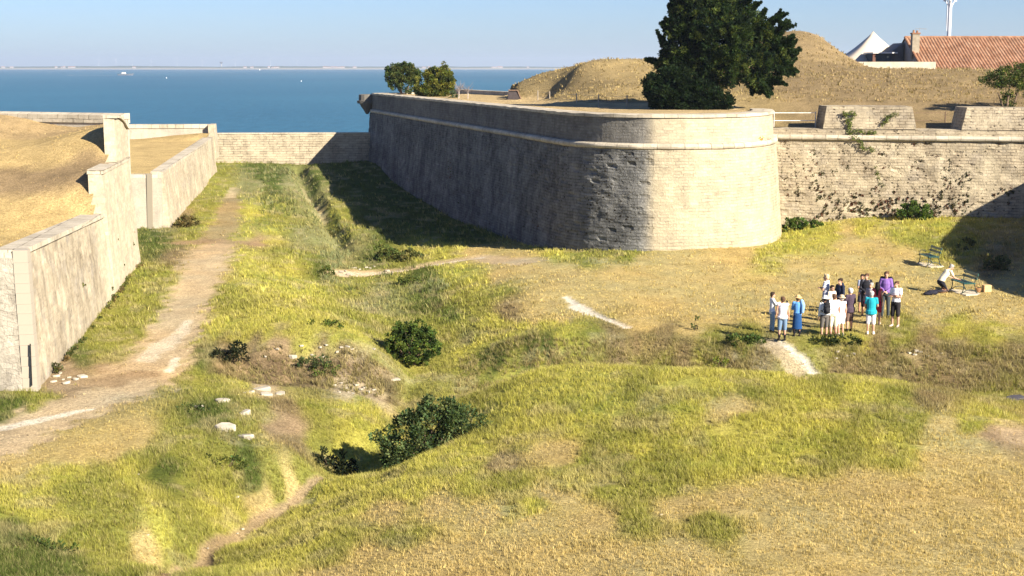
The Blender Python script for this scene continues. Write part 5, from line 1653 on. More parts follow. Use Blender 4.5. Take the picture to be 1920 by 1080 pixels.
# backpack
bo_ = bag_owner
M_BP = cloth((.018, .018, .02))
bpk = empty("backpack", bo_.location, bo_.rotation_euler[2], label="black backpack on the back of the person in the white sun hat", cat="backpack")
m2 = MB()
for zz, rx, ry in ((1.05, .13, .085), (1.15, .15, .10), (1.27, .145, .095), (1.37, .12, .08)):
    m2.ball((0, .215, zz * .95), (rx, ry, .09), 12, 8)
bake(m2, "pack_body", .014, M_BP, bpk, 1)
m2 = MB(); m2.ball((0, .30, 1.08), (.10, .045, .10), 12, 8); m2.build("front_pocket", cloth((.03, .03, .032)), bpk, True)
for sg in (1, -1):
    m2 = MB(); m2.tube([(sg * .09, .16, 1.30), (sg * .11, .05, 1.44), (sg * .12, -.13, 1.36), (sg * .12, -.15, 1.14), (sg * .14, .10, 1.0)], .022, 8); m2.build("shoulder_strap", M_BP, bpk, True)
# shawl of the woman in the blue dress and small bags
def near(label):
    for r in ppl_info:
        if label in r['label']: return r
r = near("blue dress")
sh_ = empty("shawl", r.location, r.rotation_euler[2], label="pale blue shawl hanging from the shoulder of the woman in the straw hat", cat="shawl")
m2 = MB(); m2.tube([(-.14, .03, 1.36), (-.19, .08, 1.2), (-.18, .11, .95)], [.07, .085, .055], 10); bake(m2, "cloth", .014, cloth((.20, .36, .62)), sh_, 2)
r = near("grey dress")
r2 = near("black jacket")
jk = empty("folded_jacket", (r2.location.x + .02, r2.location.y - .28, r2.location.z), 0, label="dark red jacket hanging over the arm of the man in black", cat="jacket")
m2 = MB(); m2.tube([(-.10, 0, .62), (-.02, -.03, .50), (.07, 0, .32), (.10, .02, .20)], [.10, .12, .09, .06], 10); m2.tube([(.02, 0, 1.0), (-.06, 0, .62)], [.03, .07], 8)
bake(m2, "cloth", .014, cloth((.16, .012, .03)), jk, 2)

# ---- benches
M_BG = plain("green_bench_paint", (.020, .085, .075), rough=.45, spec=.4, var=.3, scale=12)
M_IRON = plain("cast_iron", (.02, .035, .03), rough=.5, spec=.4)


def make_bench(loc, rz, label):
    b = empty("park_bench", loc, rz, label=label, cat="bench", group="green park benches")
    L = 1.42
    for q, yy_ in enumerate((-.30, -.19, -.08, .03, .13)):
        m = MB(); m.box((0, yy_, .455), (L, .085, .032), rx=.05); m.build("seat_slat", M_BG, b)
    for zz, yy_ in ((.66, .235), (.83, .285)):
        m = MB(); m.box((0, yy_, zz), (L, .03, .115), rx=-.22); m.build("backrest_slat", M_BG, b)
    for sg in (1, -1):
        x = sg * (L / 2 - .14)
        m = MB()
        m.tube([(x, -.34, .44), (x, -.30, .30), (x, -.33, .14), (x, -.38, .0)], [.024, .022, .022, .026], 8)
        m.tube([(x, .17, .44), (x, .21, .28), (x, .26, .12), (x, .34, .0)], [.024, .022, .022, .026], 8)
        m.tube([(x, -.36, .03), (x, -.16, .15), (x, .02, .17), (x, .18, .13), (x, .31, .03)], .018, 8)
        m.tube([(x, -.35, .43), (x, .17, .435), (x, .24, .62), (x, .31, .90)], [.022, .022, .020, .018], 8)
        m.tube([(x, -.33, .44), (x, -.34, .60), (x, -.26, .66), (x, .0, .64), (x, .24, .66)], .016, 8)
        m.build("side_frame", M_IRON, b, True)
    return b


b1p = G(1744, 497)
bench1 = make_bench((b1p.x, b1p.y, Hs(b1p.x, b1p.y)), DEG(-84), "green slatted park bench standing alone near the curtain wall")
b2p = G(1808, 548)
bench2 = make_bench((b2p.x, b2p.y, Hs(b2p.x, b2p.y)), DEG(-82), "green slatted park bench that the kneeling man leans on")
M_PAD = plain("concrete_pad", (.50, .44, .34), var=.2, scale=4)
for bp_o, lb in ((bench1, "pale concrete slab under the solitary green bench"), (bench2, "pale concrete slab under the bench beside the kneeling man")):
    m = MB()
    n = 22; rings = []
    vs = []
    for zz in (-.10, .012):
        for q in range(n):
            a = 2 * math.pi * q / n
            rx, ry = .85, .48
            k_ = (abs(math.cos(a)) ** 4 + abs(math.sin(a)) ** 4) ** -.25 * (1 + .04 * math.sin(q * 2.3))
            vs.append((rx * k_ * math.cos(a), ry * k_ * math.sin(a), zz))
    m.add(vs, [list(range(n))[::-1], [n + q for q in range(n)]] + [[q, (q + 1) % n, n + (q + 1) % n, n + q] for q in range(n)])
    o = m.build("bench_slab", M_PAD, label=lb, cat="slab", group="slabs under the benches")
    o.location = bp_o.location; o.rotation_euler = bp_o.rotation_euler; o.location.z += .015
    bp_o.location.z += .028
# kneeling man, facing the bench seat (to the photo's right)
kx, ky = b2p.x - 1.00, b2p.y - .10
kn = make_person((kx, ky, Hs(kx, ky)), DEG(108), 1.80, "man in cream shirt and dark trousers kneeling and leaning on a green bench", top=(.70, .62, .44), bottom=(.02, .02, .028), hair='grey', arms='seat', sleeves='short', legs='long', kneel=True, build=1.1, head_pitch=DEG(28), group="people at the bench")
kb = empty("satchel", (kx - .62, ky - .55, Hs(kx - .6, ky - .55)), .3, label="dark bag lying on the grass behind the kneeling man", cat="bag")
m = MB(); m.ball((0, 0, .10), (.30, .17, .12), 12, 8); m.ball((-.22, .0, .07), (.20, .14, .08), 12, 8); bake(m, "bag_body", .014, cloth((.018, .018, .028)), kb, 1)
m = MB(); m.tube([(-.15, 0, .18), (-.05, .03, .28), (.12, 0, .2)], .015, 8); m.build("handle", cloth((.015, .015, .03)), kb, True)
# wooden box and basket right of the bench
x_, y_ = b2p.x + .98, b2p.y - .02
wb = empty("wooden_box", (x_, y_, Hs(x_, y_)), .15, label="small light wooden box on the grass right of the bench", cat="box")
M_WOOD = plain("pale_wood", (.52, .36, .18), var=.2)
for nm, c_, s_ in (("side_panel", (-.16, 0, .14), (.02, .24, .28)), ("side_panel", (.16, 0, .14), (.02, .24, .28)), ("front_panel", (0, -.12, .14), (.30, .02, .28)), ("rear_panel", (0, .12, .14), (.30, .02, .28)), ("lid", (0, 0, .292), (.36, .27, .02))):
    m = MB(); m.box(c_, s_); m.build(nm, M_WOOD, wb)
wk = empty("wicker_basket", (x_ - .36, y_ + .05, Hs(x_ - .36, y_)), 0, label="brown wicker basket between the bench and the wooden box", cat="basket")
m = MB(); m.loft([(0, 0, 0, .11, .09), (0, 0, .1, .14, .12), (0, 0, .18, .15, .13), (0, 0, .19, .13, .11), (0, 0, .05, .1, .08)], 14); m.build("basket_bowl", plain("wicker", (.28, .15, .07), var=.4, scale=30), wk)
m = MB(); m.tube([(-.14, 0, .17), (-.10, 0, .28), (0, 0, .33), (.10, 0, .28), (.14, 0, .17)], .012, 8); m.build("handle", plain("wicker_handle", (.25, .13, .06)), wk, True)
# hand-held device of the leftmost visitor
r = near("leftmost visitor")
R_ = Matrix.Rotation(r.rotation_euler[2], 3, 'Z')
q_ = R_ @ Vector((0, -.56, 1.16))
dv = MB(); dv.box((0, 0, 0), (.16, .02, .10)); dv.box((0, -.011, 0), (.14, .004, .085))
o = dv.build("tablet", cloth((.02, .02, .02)), label="small dark device held up by the leftmost visitor", cat="tablet"); o.location = r.location + q_; o.rotation_euler = (0, 0, r.rotation_euler[2])

# ------------------------------------------------------------------ foliage
def leaf_mat(name, rough=.75, trans=.35):
    t = NT(name)
    ca = t.attr('col')
    t.base(ca); t.b.inputs['Roughness'].default_value = rough; t.b.inputs['Specular IOR Level'].default_value = .12
    tr = t.n('ShaderNodeBsdfTranslucent'); t.l(t.mix(1.0, ca, (1.3, 1.3, .6), 'MULTIPLY'), tr.inputs[0])
    mx = t.n('ShaderNodeMixShader'); mx.inputs[0].default_value = trans
    t.l(t.b.outputs[0], mx.inputs[1]); t.l(tr.outputs[0], mx.inputs[2]); t.l(mx.outputs[0], t.out.inputs[0])
    return t.m


M_LEAF = leaf_mat("leaves")
M_BARK = plain("bark", (.13, .09, .06), var=.35, scale=10, bump=.01)


def leaves(cent, axis, n, size, colr, spread, rng, long=1.6, tipc=None, jit=.28):
    """n quads around each centre; axis: preferred direction (unit) per centre"""
    cent = np.repeat(cent, n, 0); axis = np.repeat(axis, n, 0); m = len(cent)
    off = rng.normal(size=(m, 3)); off /= np.linalg.norm(off, axis=1)[:, None] + 1e-9
    rad = rng.random(m) ** .45
    sp = np.repeat(spread, n, 0) if hasattr(spread, '__len__') and np.ndim(spread) > 1 else spread
    p = cent + off * rad[:, None] * sp
    d = axis * 1.0 + off * .8 + rng.normal(size=(m, 3)) * .55
    d /= np.linalg.norm(d, axis=1)[:, None]
    s = np.cross(d, rng.normal(size=(m, 3))); s /= np.linalg.norm(s, axis=1)[:, None] + 1e-9
    L = size * long * (.6 + .8 * rng.random(m))[:, None]; W = size * (.6 + .8 * rng.random(m))[:, None] * .5
    v = np.stack([p - s * W * .5, p + s * W * .5, p + d * L * .6 + s * W, p + d * L, p + d * L * .6 - s * W], 1).reshape(-1, 3)
    b = np.arange(m)[:, None] * 5
    tri = np.concatenate([b + np.array([[0, 1, 2]]), b + np.array([[0, 2, 4]]), b + np.array([[4, 2, 3]])], 0)
    c = np.array(colr)
    k = 1 + jit * rng.normal(size=(m, 1))
    hue = rng.normal(size=(m, 1)) * .12
    cc = c * k * np.concatenate([1 + hue, 1 + 0 * hue, 1 - hue], 1) if c.ndim == 1 else np.repeat(c, n, 0) * k * np.concatenate([1 + hue, 1 + 0 * hue, 1 - hue], 1)
    cc = np.repeat(np.clip(cc, .004, .8), 5, 0)
    return v, tri, cc


def blob_clumps(blobs, nper, rng, flat=0.0, grow=.35):
    """clump centres on and inside a set of ellipsoids (x, y, z, rx, ry, rz)"""
    P = []; A = []
    for b in blobs:
        c = np.array(b[:3]); r = np.array(b[3:6])
        n = max(3, int(nper * (r[0] * r[1] * r[2]) ** (2 / 3)))
        d = rng.normal(size=(n, 3)); d /= np.linalg.norm(d, axis=1)[:, None]
        rad = .55 + .45 * rng.random(n) ** .6
        nn_ = .5 + vnoise(d[:, 0] * 2.3 + c[0], d[:, 2] * 2.3 + d[:, 1] * 1.9 + c[2], 5)
        P.append(c + d * r * (rad * (.80 + .30 * nn_))[:, None]); A.append(d)
    return np.concatenate(P), np.concatenate(A)


def plant(name, label, cat, base, blobs, colr, size, nper=60, nleaf=30, clump=.2, seed=1, group=None, axis_up=.3, stems=6, stem_r=.03, trunk=None, long=1.6, part="foliage", stem_name="stem", kind=None, tips=None, jit=.28):
    """blobs are relative to base"""
    rng = np.random.default_rng(seed)
    root = empty(name, base, 0, label=label, cat=cat, group=group)
    P_, A_ = blob_clumps(blobs, nper, rng)
    A_ = A_ + np.array([0, 0, axis_up]); A_ /= np.linalg.norm(A_, axis=1)[:, None]
    cv = np.array(colr) * (1 + .22 * rng.normal(size=(len(P_), 1))) if np.ndim(colr) == 1 else np.array(colr)[rng.integers(0, len(colr), len(P_))] * (1 + .18 * rng.normal(size=(len(P_), 1)))
    v, f, c = leaves(P_, A_, nleaf, size, cv, clump, rng, long, jit=jit)
    if tips is not None:
        v2, f2, c2 = tips(rng)
        f = np.concatenate([f, f2 + len(v)]); v = np.concatenate([v, v2]); c = np.concatenate([c, c2])
    obj(part, mesh_np(part, v, f, colr=c), M_LEAF, root)
    if trunk:
        for pts, rad in trunk:
            m = MB(); m.tube(pts, rad, 9); m.build("trunk" if stem_name == "trunk" else stem_name, M_BARK, root, True)
    elif stems:
        m = MB()
        bl = np.array(blobs)
        for q in range(stems):
            k_ = rng.integers(0, len(bl)); e = bl[k_, :3] + rng.normal(size=3) * bl[k_, 3:6] * .35
            b0 = rng.normal(size=3) * .06; b0[2] = -.15
            mid = (b0 + e) / 2 + rng.normal(size=3) * .08
            m.tube([b0, mid, e], [stem_r, stem_r * .7, stem_r * .3], 6)
        m.build(stem_name, M_BARK, root)
    return root


def px(u, v, y):  # metres helper
    return Vector(PY(u, v, y))


# big cypress leaning over the rampart
ty = 92.5
tb_ = px(1305, 206, ty); tb_.z = 7.35
blobs = []
for u, v, ru, rv, dy in [(1320, 20, 60, 60, 0), (1285, 75, 38, 48, -.5), (1345, 70, 62, 60, -.8), (1390, 62, 34, 46, .4), (1330, -30, 46, 40, 0), (1428, 78, 30, 26, .3), (1430, 55, 22, 18, 0), (1450, 70, 16, 16, 0), (1290, 125, 50, 36, -.4), (1350, 125, 50, 34, -1), (1405, 120, 42, 32, -.2), (1445, 112, 30, 26, .2),
                         (1465, 95, 20, 18, .3), (1265, 100, 24, 26, 0), (1255, 125, 20, 18, 0), (1425, 150, 32, 14, 0), (1375, 25, 30, 30, 0), (1300, -10, 36, 30, 0)]:
    p = px(u, v, ty + dy) - tb_
    k_ = ty / F
    blobs.append((p.x, p.y, p.z, ru * k_, (ru + rv) * .5 * k_ * .9, rv * k_))


def cyp_tips(rng):
    """pointed sprays sticking out of the right hand side and the top"""
    V_ = []; F_ = []; C2 = []; nb = 0
    for u, v, du, dv in [(1440, 50, 22, -22), (1450, 66, 26, -18), (1455, 84, 26, -8), (1460, 95, 24, -16), (1470, 105, 20, -26), (1458, 128, 30, 4), (1462, 120, 22, 10), (1440, 150, 30, 8), (1425, 155, 20, 18), (1460, 138, 28, -8), (1405, 20, 14, -10), (1398, 8, 10, -14), (1440, 45, 18, -12),
                         (1410, 165, 12, 8), (1460, 66, 10, -20), (1245, 85, -8, -14), (1250, 60, -6, -16), (1232, 118, -14, -6), (1262, 30, -4, -18), (1418, 40, 14, -14), (1475, 112, 18, -10), (1452, 100, 30, -4)]:
        p = np.array(px(u, v, ty + rng.normal() * .5) - tb_)
        d = 1.05 * np.array([du, rng.normal() * 6, -dv]) * ty / F
        d0 = d.copy(); p0 = p.copy()
        for sb in range(5):
          if sb: d = d0 * (.45 + .25 * rng.random()) + rng.normal(size=3) * .22 * np.linalg.norm(d0) + np.array([0, 0, .08]); p = p0 + d0 * rng.random() * .5
          n = 9 if sb == 0 else 6
          cs = np.array([p + d * (q / n) for q in range(n + 1)])
          sp = (.22 if sb == 0 else .15) * (1 - np.arange(n + 1) / (n + 1.5))
          ax = np.tile(d / np.linalg.norm(d), (n + 1, 1)) * 1.6 + np.array([0, 0, .3])
          for q in range(n + 1):
            a, b, c3 = leaves(cs[q:q + 1], ax[q:q + 1], 60, .07, np.array([.020, .036, .010]), sp[q], rng, 2.2)
            F_.append(b + nb); V_.append(a); C2.append(c3); nb += len(a)
    return np.concatenate(V_), np.concatenate(F_), np.concatenate(C2)


tpos = [((0, 0, -.2), (.1, 0, 1.6), (.5, .1, 3.4), (.9, 0, 5.2), (.8, 0, 7.0))]
plant("conifer_tree", "huge dark evergreen tree leaning right on the bastion terrace in front of the grass mound", "tree", tb_, blobs, [(.018, .034, .010), (.028, .046, .011), (.008, .016, .007), (.070, .090, .020)], .075, nper=105, nleaf=54, clump=.22, seed=3, axis_up=.5,
      trunk=[(tpos[0], [.32, .27, .22, .15, .07]), ([(.3, 0, 2.2), (1.6, 0, 2.8), (3.2, .1, 3.2), (4.2, 0, 3.4)], [.16, .12, .08, .04]), ([(.4, 0, 3.0), (-.6, 0, 3.6), (-1.3, 0, 3.9)], [.14, .09, .04])], stem_name="trunk", long=2.0, tips=cyp_tips)
# dark shrub mass below it
b_ = px(1290, 206, 90.8); b_.z = 7.4
bl = []
for u, v, ru, rv in [(1240, 172, 32, 24), (1275, 165, 36, 26), (1310, 178, 36, 24), (1345, 188, 26, 16), (1255, 192, 34, 14), (1300, 196, 40, 12), (1225, 160, 18, 18), (1262, 142, 26, 16)]:
    p = px(u, v, 90.8) - b_; bl.append((p.x, p.y, p.z, ru * 90.8 / F, .9, rv * 90.8 / F))
plant("evergreen_shrub", "low dark evergreen shrub spreading at the foot of the big leaning tree", "shrub", b_, bl, [(.010, .020, .007), (.016, .030, .010)], .085, nper=100, nleaf=55, clump=.22, seed=4, stems=6)

# two shrubby trees at the far end of the terrace
for lb, ub, vb, yb, bls, cc_, sd_ in [
    ("round olive green tree, left one of the pair at the terrace end", 757, 178, 142, [(742, 140, 19, 17), (760, 135, 18, 15), (775, 140, 12, 16), (740, 155, 12, 10), (762, 158, 16, 14), (735, 138, 9, 9), (755, 126, 12, 7)], [(.055, .085, .025), (.095, .11, .03)], 11),
    ("broad yellow green juniper bush right of the round tree on the terrace", 815, 183, 131, [(800, 160, 22, 20), (825, 155, 24, 24), (835, 140, 10, 16), (812, 142, 12, 14), (815, 170, 28, 12), (792, 172, 12, 8), (833, 128, 5, 9), (815, 133, 4, 6), (842, 155, 9, 14)], [(.11, .125, .020), (.15, .15, .028), (.06, .08, .02)], 12)]:
    b_ = px(ub, vb, yb); b_.z = 7.4
    bl = []
    for u, v, ru, rv in bls:
        p = px(u, v, yb) - b_; bl.append((p.x, p.y, p.z, ru * yb / F, ru * yb / F * .9, rv * yb / F))
    plant("terrace_tree", lb, "tree", b_, bl, cc_, .085, nper=90, nleaf=50, clump=.20, seed=sd_, group="shrubby trees at the far end of the terrace", trunk=[([(-.2, 0, -.2), (-.3, 0, .6), (-.2, 0, 1.3)], [.13, .10, .06]), ([(.1, 0, -.2), (.4, 0, .6), (.6, 0, 1.2)], [.09, .07, .04])], stem_name="trunk")
p = px(847, 178, 124); p.z = 7.42
plant("small_shrub", "little grey green shrub right of the juniper bush", "shrub", p, [(0, 0, .3, .4, .35, .3), (.3, 0, .25, .25, .2, .2)], [(.07, .10, .05)], .07, nper=80, nleaf=30, clump=.12, seed=13, stems=3)
# bare saplings
rnd = random.Random(9)
for lb, u, v, hh, nb_ in (("bare grey sapling nearer the juniper bush, fuller twigs", 860, 181, 1.45, 26), ("bare grey sapling, right one of the two leafless ones", 877, 182, 1.25, 20)):
    p = px(u, v, 122); p.z = 7.4
    r0 = empty("bare_sapling", p, 0, label=lb, cat="sapling", group="leafless saplings on the terrace")
    m = MB(); m.tube([(0, 0, -.1), (.03, 0, hh * .35), (0, 0, hh * .6)], [.035, .028, .02], 6); m.build("trunk", plain("pale_twig", (.42, .36, .32)), r0)
    m = MB()
    for q in range(nb_):
        a = rnd.uniform(0, 6.28); z0 = rnd.uniform(.35, .6) * hh; l_ = rnd.uniform(.3, .6)
        m1 = (l_ * .5 * math.cos(a), l_ * .5 * math.sin(a), z0 + .25 * hh * rnd.uniform(.4, 1))
        m.tube([(0.01, 0, z0), m1, (l_ * math.cos(a) * .9, l_ * math.sin(a) * .9, z0 + .42 * hh * rnd.uniform(.6, 1.2))], [.016, .012, .006], 4)
    m.build("twigs", plain("grey_twig", (.20, .17, .16)), r0)
# tree on the curtain, right
b_ = px(1888, 202, 91.5); b_.z = 7.2
bl = []
for u, v, ru, rv in [(1890, 140, 22, 16), (1870, 148, 20, 12), (1908, 135, 18, 18), (1893, 165, 16, 16), (1893, 190, 12, 10), (1850, 148, 12, 8), (1920, 150, 16, 14), (1915, 170, 12, 10), (1945, 150, 20, 20)]:
    p = px(u, v, 91.5) - b_; bl.append((p.x, p.y, p.z, ru * 91.5 / F, ru * 91.5 / F, rv * 91.5 / F))
plant("tamarisk_tree", "wispy green tamarisk growing behind the right merlon", "tree", b_, bl, [(.06, .09, .02), (.10, .12, .025), (.04, .06, .015)], .06, nper=95, nleaf=34, clump=.20, seed=21, trunk=[([(0, 0, -1), (0, 0, .6), (.1, 0, 1.6)], [.12, .09, .05]), ([(.1, 0, -.4), (.5, 0, .8), (.7, 0, 1.6)], [.07, .05, .03]), ([(-.1, 0, 0), (-.6, 0, 1.2)], [.06, .03])], stem_name="trunk")
# tree out of frame above the flank whose shade falls on the right merlon
# ---- bushes in the ditch
g = G(772, 682)
_r = np.random.default_rng(6)
bl = [(_r.uniform(-.9, 1.0), _r.uniform(-.4, .3), 0, .07, .07, _r.uniform(.25, .42)) for _ in range(34)]
bl = [(b[0] * 1.0, b[1], 1.35 - .55 * abs(b[0]) ** 1.5 + _r.uniform(-.15, .12), b[3], b[4], b[5]) for b in bl] + [(-.55, 0, .62, .50, .55, .60), (0, .1, .75, .60, .6, .75), (.5, 0, .68, .52, .55, .62), (.1, -.25, .5, .75, .5, .5), (-.3, .1, 1.15, .35, .35, .35), (.35, .1, 1.2, .38, .35, .33), (-.75, 0, .45, .28, .3, .3), (.85, 0, .5, .25, .3, .35)]
plant("round_bush", "dense round dark green bush standing alone in the middle of the ditch", "bush", (g.x, g.y, g.z), bl, [(.045, .075, .014), (.075, .115, .02), (.022, .04, .010), (.11, .15, .03)], .05, nper=150, nleaf=30, clump=.09, seed=31, axis_up=2.2, stems=14, stem_r=.02)
g = G(800, 852)
_r = np.random.default_rng(5)
bl = [(_r.uniform(-1.1, 1.5), _r.uniform(-.2, .2), _r.uniform(1.1, 1.55) - .0, .10, .10, .22) for _ in range(16)]
bl = [(b[0], b[1], b[2] - .35 * abs(b[0] - .3), .10, .10, .22) for b in bl] + [(_r.choice([-1.3, 1.75]) + _r.uniform(-.2, .1), 0, _r.uniform(.0, .9), .22, .2, .12) for _ in range(8)] + [(-.55, 0, .75, .55, .6, .45), (.0, 0, .95, .65, .6, .50), (.6, .1, 1.0, .6, .5, .50), (1.1, .2, .95, .45, .4, .40), (-.95, -.1, .30, .40, .45, .28), (-.3, -.1, .4, .75, .5, .40), (.5, 0, .55, .8, .5, .4), (1.3, .2, .65, .35, .35, .3), (.3, .1, 1.4, .45, .4, .28), (-1.15, -.15, .0, .3, .35, .2), (.8, .1, 1.35, .3, .3, .22), (-.7, -.2, -.1, .5, .4, .35), (0, 0, .1, 1.0, .4, .4)]
plant("spreading_bush", "largest leafy dark green bush growing in the near gully", "bush", (g.x, g.y, g.z), bl, [(.050, .080, .024), (.080, .115, .040), (.028, .046, .016), (.14, .175, .065)], .050, nper=120, nleaf=30, clump=.13, seed=32, axis_up=.9, stems=14, stem_r=.022)
SMALL = [  # label, u, v, blobs, colours, size
    ("bramble clump with shade put into its dark colour on the left end of the scraped bank", 432, 674, [(0, 0, .2, .62, .40, .34), (.3, 0, .34, .32, .3, .28), (-.45, 0, .1, .3, .3, .18)], [(.016, .022, .009), (.026, .028, .012)], .05),  # near-black leaves hold the shade at this end of the bank
    ("bramble clump coloured near-black as painted shade in the gully below the largest bush", 628, 888, [(0, 0, .28, .62, .4, .34), (-.35, 0, .42, .3, .3, .3), (.4, 0, .25, .35, .3, .3)], [(.016, .022, .009), (.03, .036, .012)], .05),  # near-black leaves stand in for the shadow of a hollow
    ("green bush against the foot of the pitted curtain wall", 1710, 412, [(-.4, 0, .4, .5, .4, .45), (.3, 0, .45, .6, .45, .45), (.8, 0, .3, .4, .4, .35), (0, 0, .7, .4, .4, .3)], [(.06, .10, .02), (.09, .13, .03)], .08),
    ("leafy weed bush in the corner where bastion meets curtain wall", 1490, 432, [(-.3, 0, .35, .35, .3, .35), (.2, 0, .4, .4, .35, .35), (.7, 0, .3, .4, .3, .25), (1.2, 0, .3, .4, .3, .2)], [(.06, .10, .02), (.10, .14, .03)], .08),
    ("low green bramble on the edge of the plain left of the white track", 1398, 645, [(-.3, 0, .12, .4, .3, .2), (.3, 0, .12, .45, .3, .2)], [(.05, .08, .018), (.08, .11, .025)], .055),
    ("dark green bramble on the edge of the plain below the visitors", 1562, 646, [(-.3, 0, .10, .5, .3, .18), (.4, 0, .12, .5, .3, .18)], [(.022, .035, .012), (.04, .055, .015)], .055),
    ("bright green weed clump beside the stony ford", 722, 488, [(0, 0, .35, .45, .4, .35), (.5, 0, .35, .5, .4, .35), (-.3, .2, .5, .3, .3, .4)], [(.09, .12, .03), (.13, .14, .035)], .07),
    ("brownish green weed clump right of the bright weeds by the ford", 765, 488, [(0, 0, .3, .5, .4, .3), (.5, 0, .2, .4, .3, .2)], [(.13, .12, .04), (.09, .10, .03)], .07),
    ("olive weed patch below the stony ford", 778, 530, [(0, 0, .15, .7, .4, .2), (-.5, .1, .15, .4, .3, .18)], [(.09, .11, .025)], .06),
    ("olive weed tuft at the left end of the stony ford", 612, 515, [(0, 0, .2, .45, .35, .25)], [(.11, .13, .03), (.07, .09, .02)], .06),
    ("green weed tuft on the bright slope above the scraped bank", 612, 612, [(-.2, 0, .1, .45, .2, .14), (.3, 0, .06, .3, .2, .12)], [(.08, .11, .02)], .05),
    ("green shrublet at the foot of the scraped bank", 585, 690, [(-.2, 0, .18, .4, .3, .22), (.2, 0, .2, .35, .3, .25)], [(.05, .075, .025), (.09, .11, .04)], .045),
    ("grass green tuft below the scraped bank", 610, 700, [(0, 0, .12, .45, .3, .16)], [(.11, .14, .03)], .045),
    ("yellow green weed clump on the brown slope left of the white track", 1345, 690, [(0, 0, .15, .35, .25, .2)], [(.16, .19, .03)], .045),
    ("tall thin weed on the edge of the plain above the brown slope", 1306, 618, [(0, 0, .25, .12, .12, .25)], [(.07, .10, .025)], .05),
    ("dark weed strip along the foot of the near left wall corner", 98, 700, [(0, 0, .12, .3, .5, .16)], [(.06, .06, .025)], .05),
    ("brown weed bush at the foot of the far outwork wall", 345, 425, [(0, 0, .3, .5, .6, .35), (.4, .5, .2, .4, .4, .3)], [(.10, .09, .03), (.14, .11, .04)], .08),
    ("tall dry weeds beside the shadow at the right edge, nearer clump", 1868, 505, [(-.2, 0, .35, .35, .3, .4), (.25, -.3, .35, .3, .3, .4)], [(.12, .13, .05), (.09, .10, .04)], .07),
    ("tall dry weeds beside the shadow at the right edge, farther clump", 1820, 468, [(-.2, 0, .25, .4, .3, .3)], [(.12, .13, .05), (.09, .10, .04)], .07),
    ("dark green weed patch in the lower left corner", 85, 1030, [(-.2, 0, .06, .6, .4, .10), (.3, 0, .05, .4, .3, .08)], [(.05, .075, .018), (.075, .10, .02)], .04),
    ("low green weed patch in the grass below the pale rubble", 420, 868, [(-.2, 0, .06, .5, .3, .12), (.35, 0, .06, .4, .3, .1)], [(.055, .08, .018), (.09, .11, .025)], .04),
    ("green weed patch beside the dirt track left of the pale rubble", 368, 772, [(0, 0, .08, .5, .3, .14)], [(.05, .075, .02)], .04),
]
for i_, (lb, u, v, bl, cc_, sz) in enumerate(SMALL):
    g = G(u, v)
    plant("weed_bush" if "weed" in lb or "tuft" in lb else "bramble_bush", lb, "bush", (g.x, g.y, g.z - .03), bl, cc_, sz, nper=150, nleaf=26, clump=.10, seed=50 + i_, axis_up=1.0, stems=4, stem_r=.012)

# ---- rocks
M_ROCK = plain("white_limestone_rubble", (.36, .32, .25), var=.30, scale=3, bump=.02)


def rock(name, label, p, s3, rz, seed, group=None, tilt=0.0):
    rr_ = random.Random(seed)
    vs = []; n = 7
    n = 8
    rings = [(-.5, .95), (.30, 1.0), (.46, .90), (.5, .80)]
    for zz, rr2 in rings:
        for q in range(n):
            a = 2 * math.pi * q / n + .2
            k_ = rr2 * (abs(math.cos(a)) ** 5 + abs(math.sin(a)) ** 5) ** -.2 * (1 + .13 * math.sin(q * 2.1 + seed)) * (1 + (.0 if zz > .4 else 0))
            vs.append((k_ * math.cos(a) * s3[0], k_ * math.sin(a) * s3[1], zz * s3[2] + (.22 * math.cos(a + seed) if zz > 0 else 0) * s3[2]))
    fs = [list(range(n))[::-1], [(len(rings) - 1) * n + q for q in range(n)]]
    for i in range(len(rings) - 1):
        for q in range(n):
            fs.append([i * n + q, i * n + (q + 1) % n, (i + 1) * n + (q + 1) % n, (i + 1) * n + q])
    m = MB(); m.add(vs, fs)
    o = m.build(name, M_ROCK, label=label, cat="stone", group=group)
    o.location = p; o.rotation_euler = (tilt, -tilt * .5, rz)
    return o


for lb, u, v, s3, rz, tl in [
    ("biggest white stone block tilted in the grass near the left track", 424, 806, (.30, .24, .22), .4, .35),
    ("long pale slab lying right below the biggest white block", 460, 820, (.26, .13, .14), -.4, .2),
    ("cube-like pale stone behind the biggest white block", 459, 776, (.15, .12, .16), .7, .1),
    ("long flat pale stone at the top of the rubble arc", 490, 731, (.30, .14, .14), .15, .1),
    ("flat pale stone just below the long top stone of the rubble arc", 500, 742, (.22, .13, .15), .1, .1),
    ("pale stone to the left in the rubble arc", 466, 738, (.20, .13, .13), .5, .1),
    ("leftmost weathered stone of the rubble arc", 418, 752, (.24, .12, .11), .45, .1),
    ("pale stone at the right end of the rubble arc", 526, 740, (.17, .12, .12), -.2, .1),
    ("white stone lying on the scraped earth bank", 549, 668, (.15, .10, .12), -.3, .2),
    ("grey stone sunk in the weeds left of the rubble arc", 372, 763, (.16, .10, .08), .1, .05),
    ("flat white stone between the two largest bushes", 740, 712, (.20, .07, .07), .15, .1)]:
    g = G(u, v); rock("rubble_stone", lb, (g.x, g.y, g.z + s3[2] * .12), s3, rz, int(u), tilt=tl)
rnd = random.Random(4)
def pebbles(label, spots, smin, smax, group):
    for i_, (u, v) in enumerate(spots):
        g = G(u, v); s_ = rnd.uniform(smin, smax)
        rock("loose_stone", label, (g.x, g.y, g.z + s_ * .1), (s_, s_ * .7, s_ * .6), rnd.uniform(0, 3), i_ + 7, group)
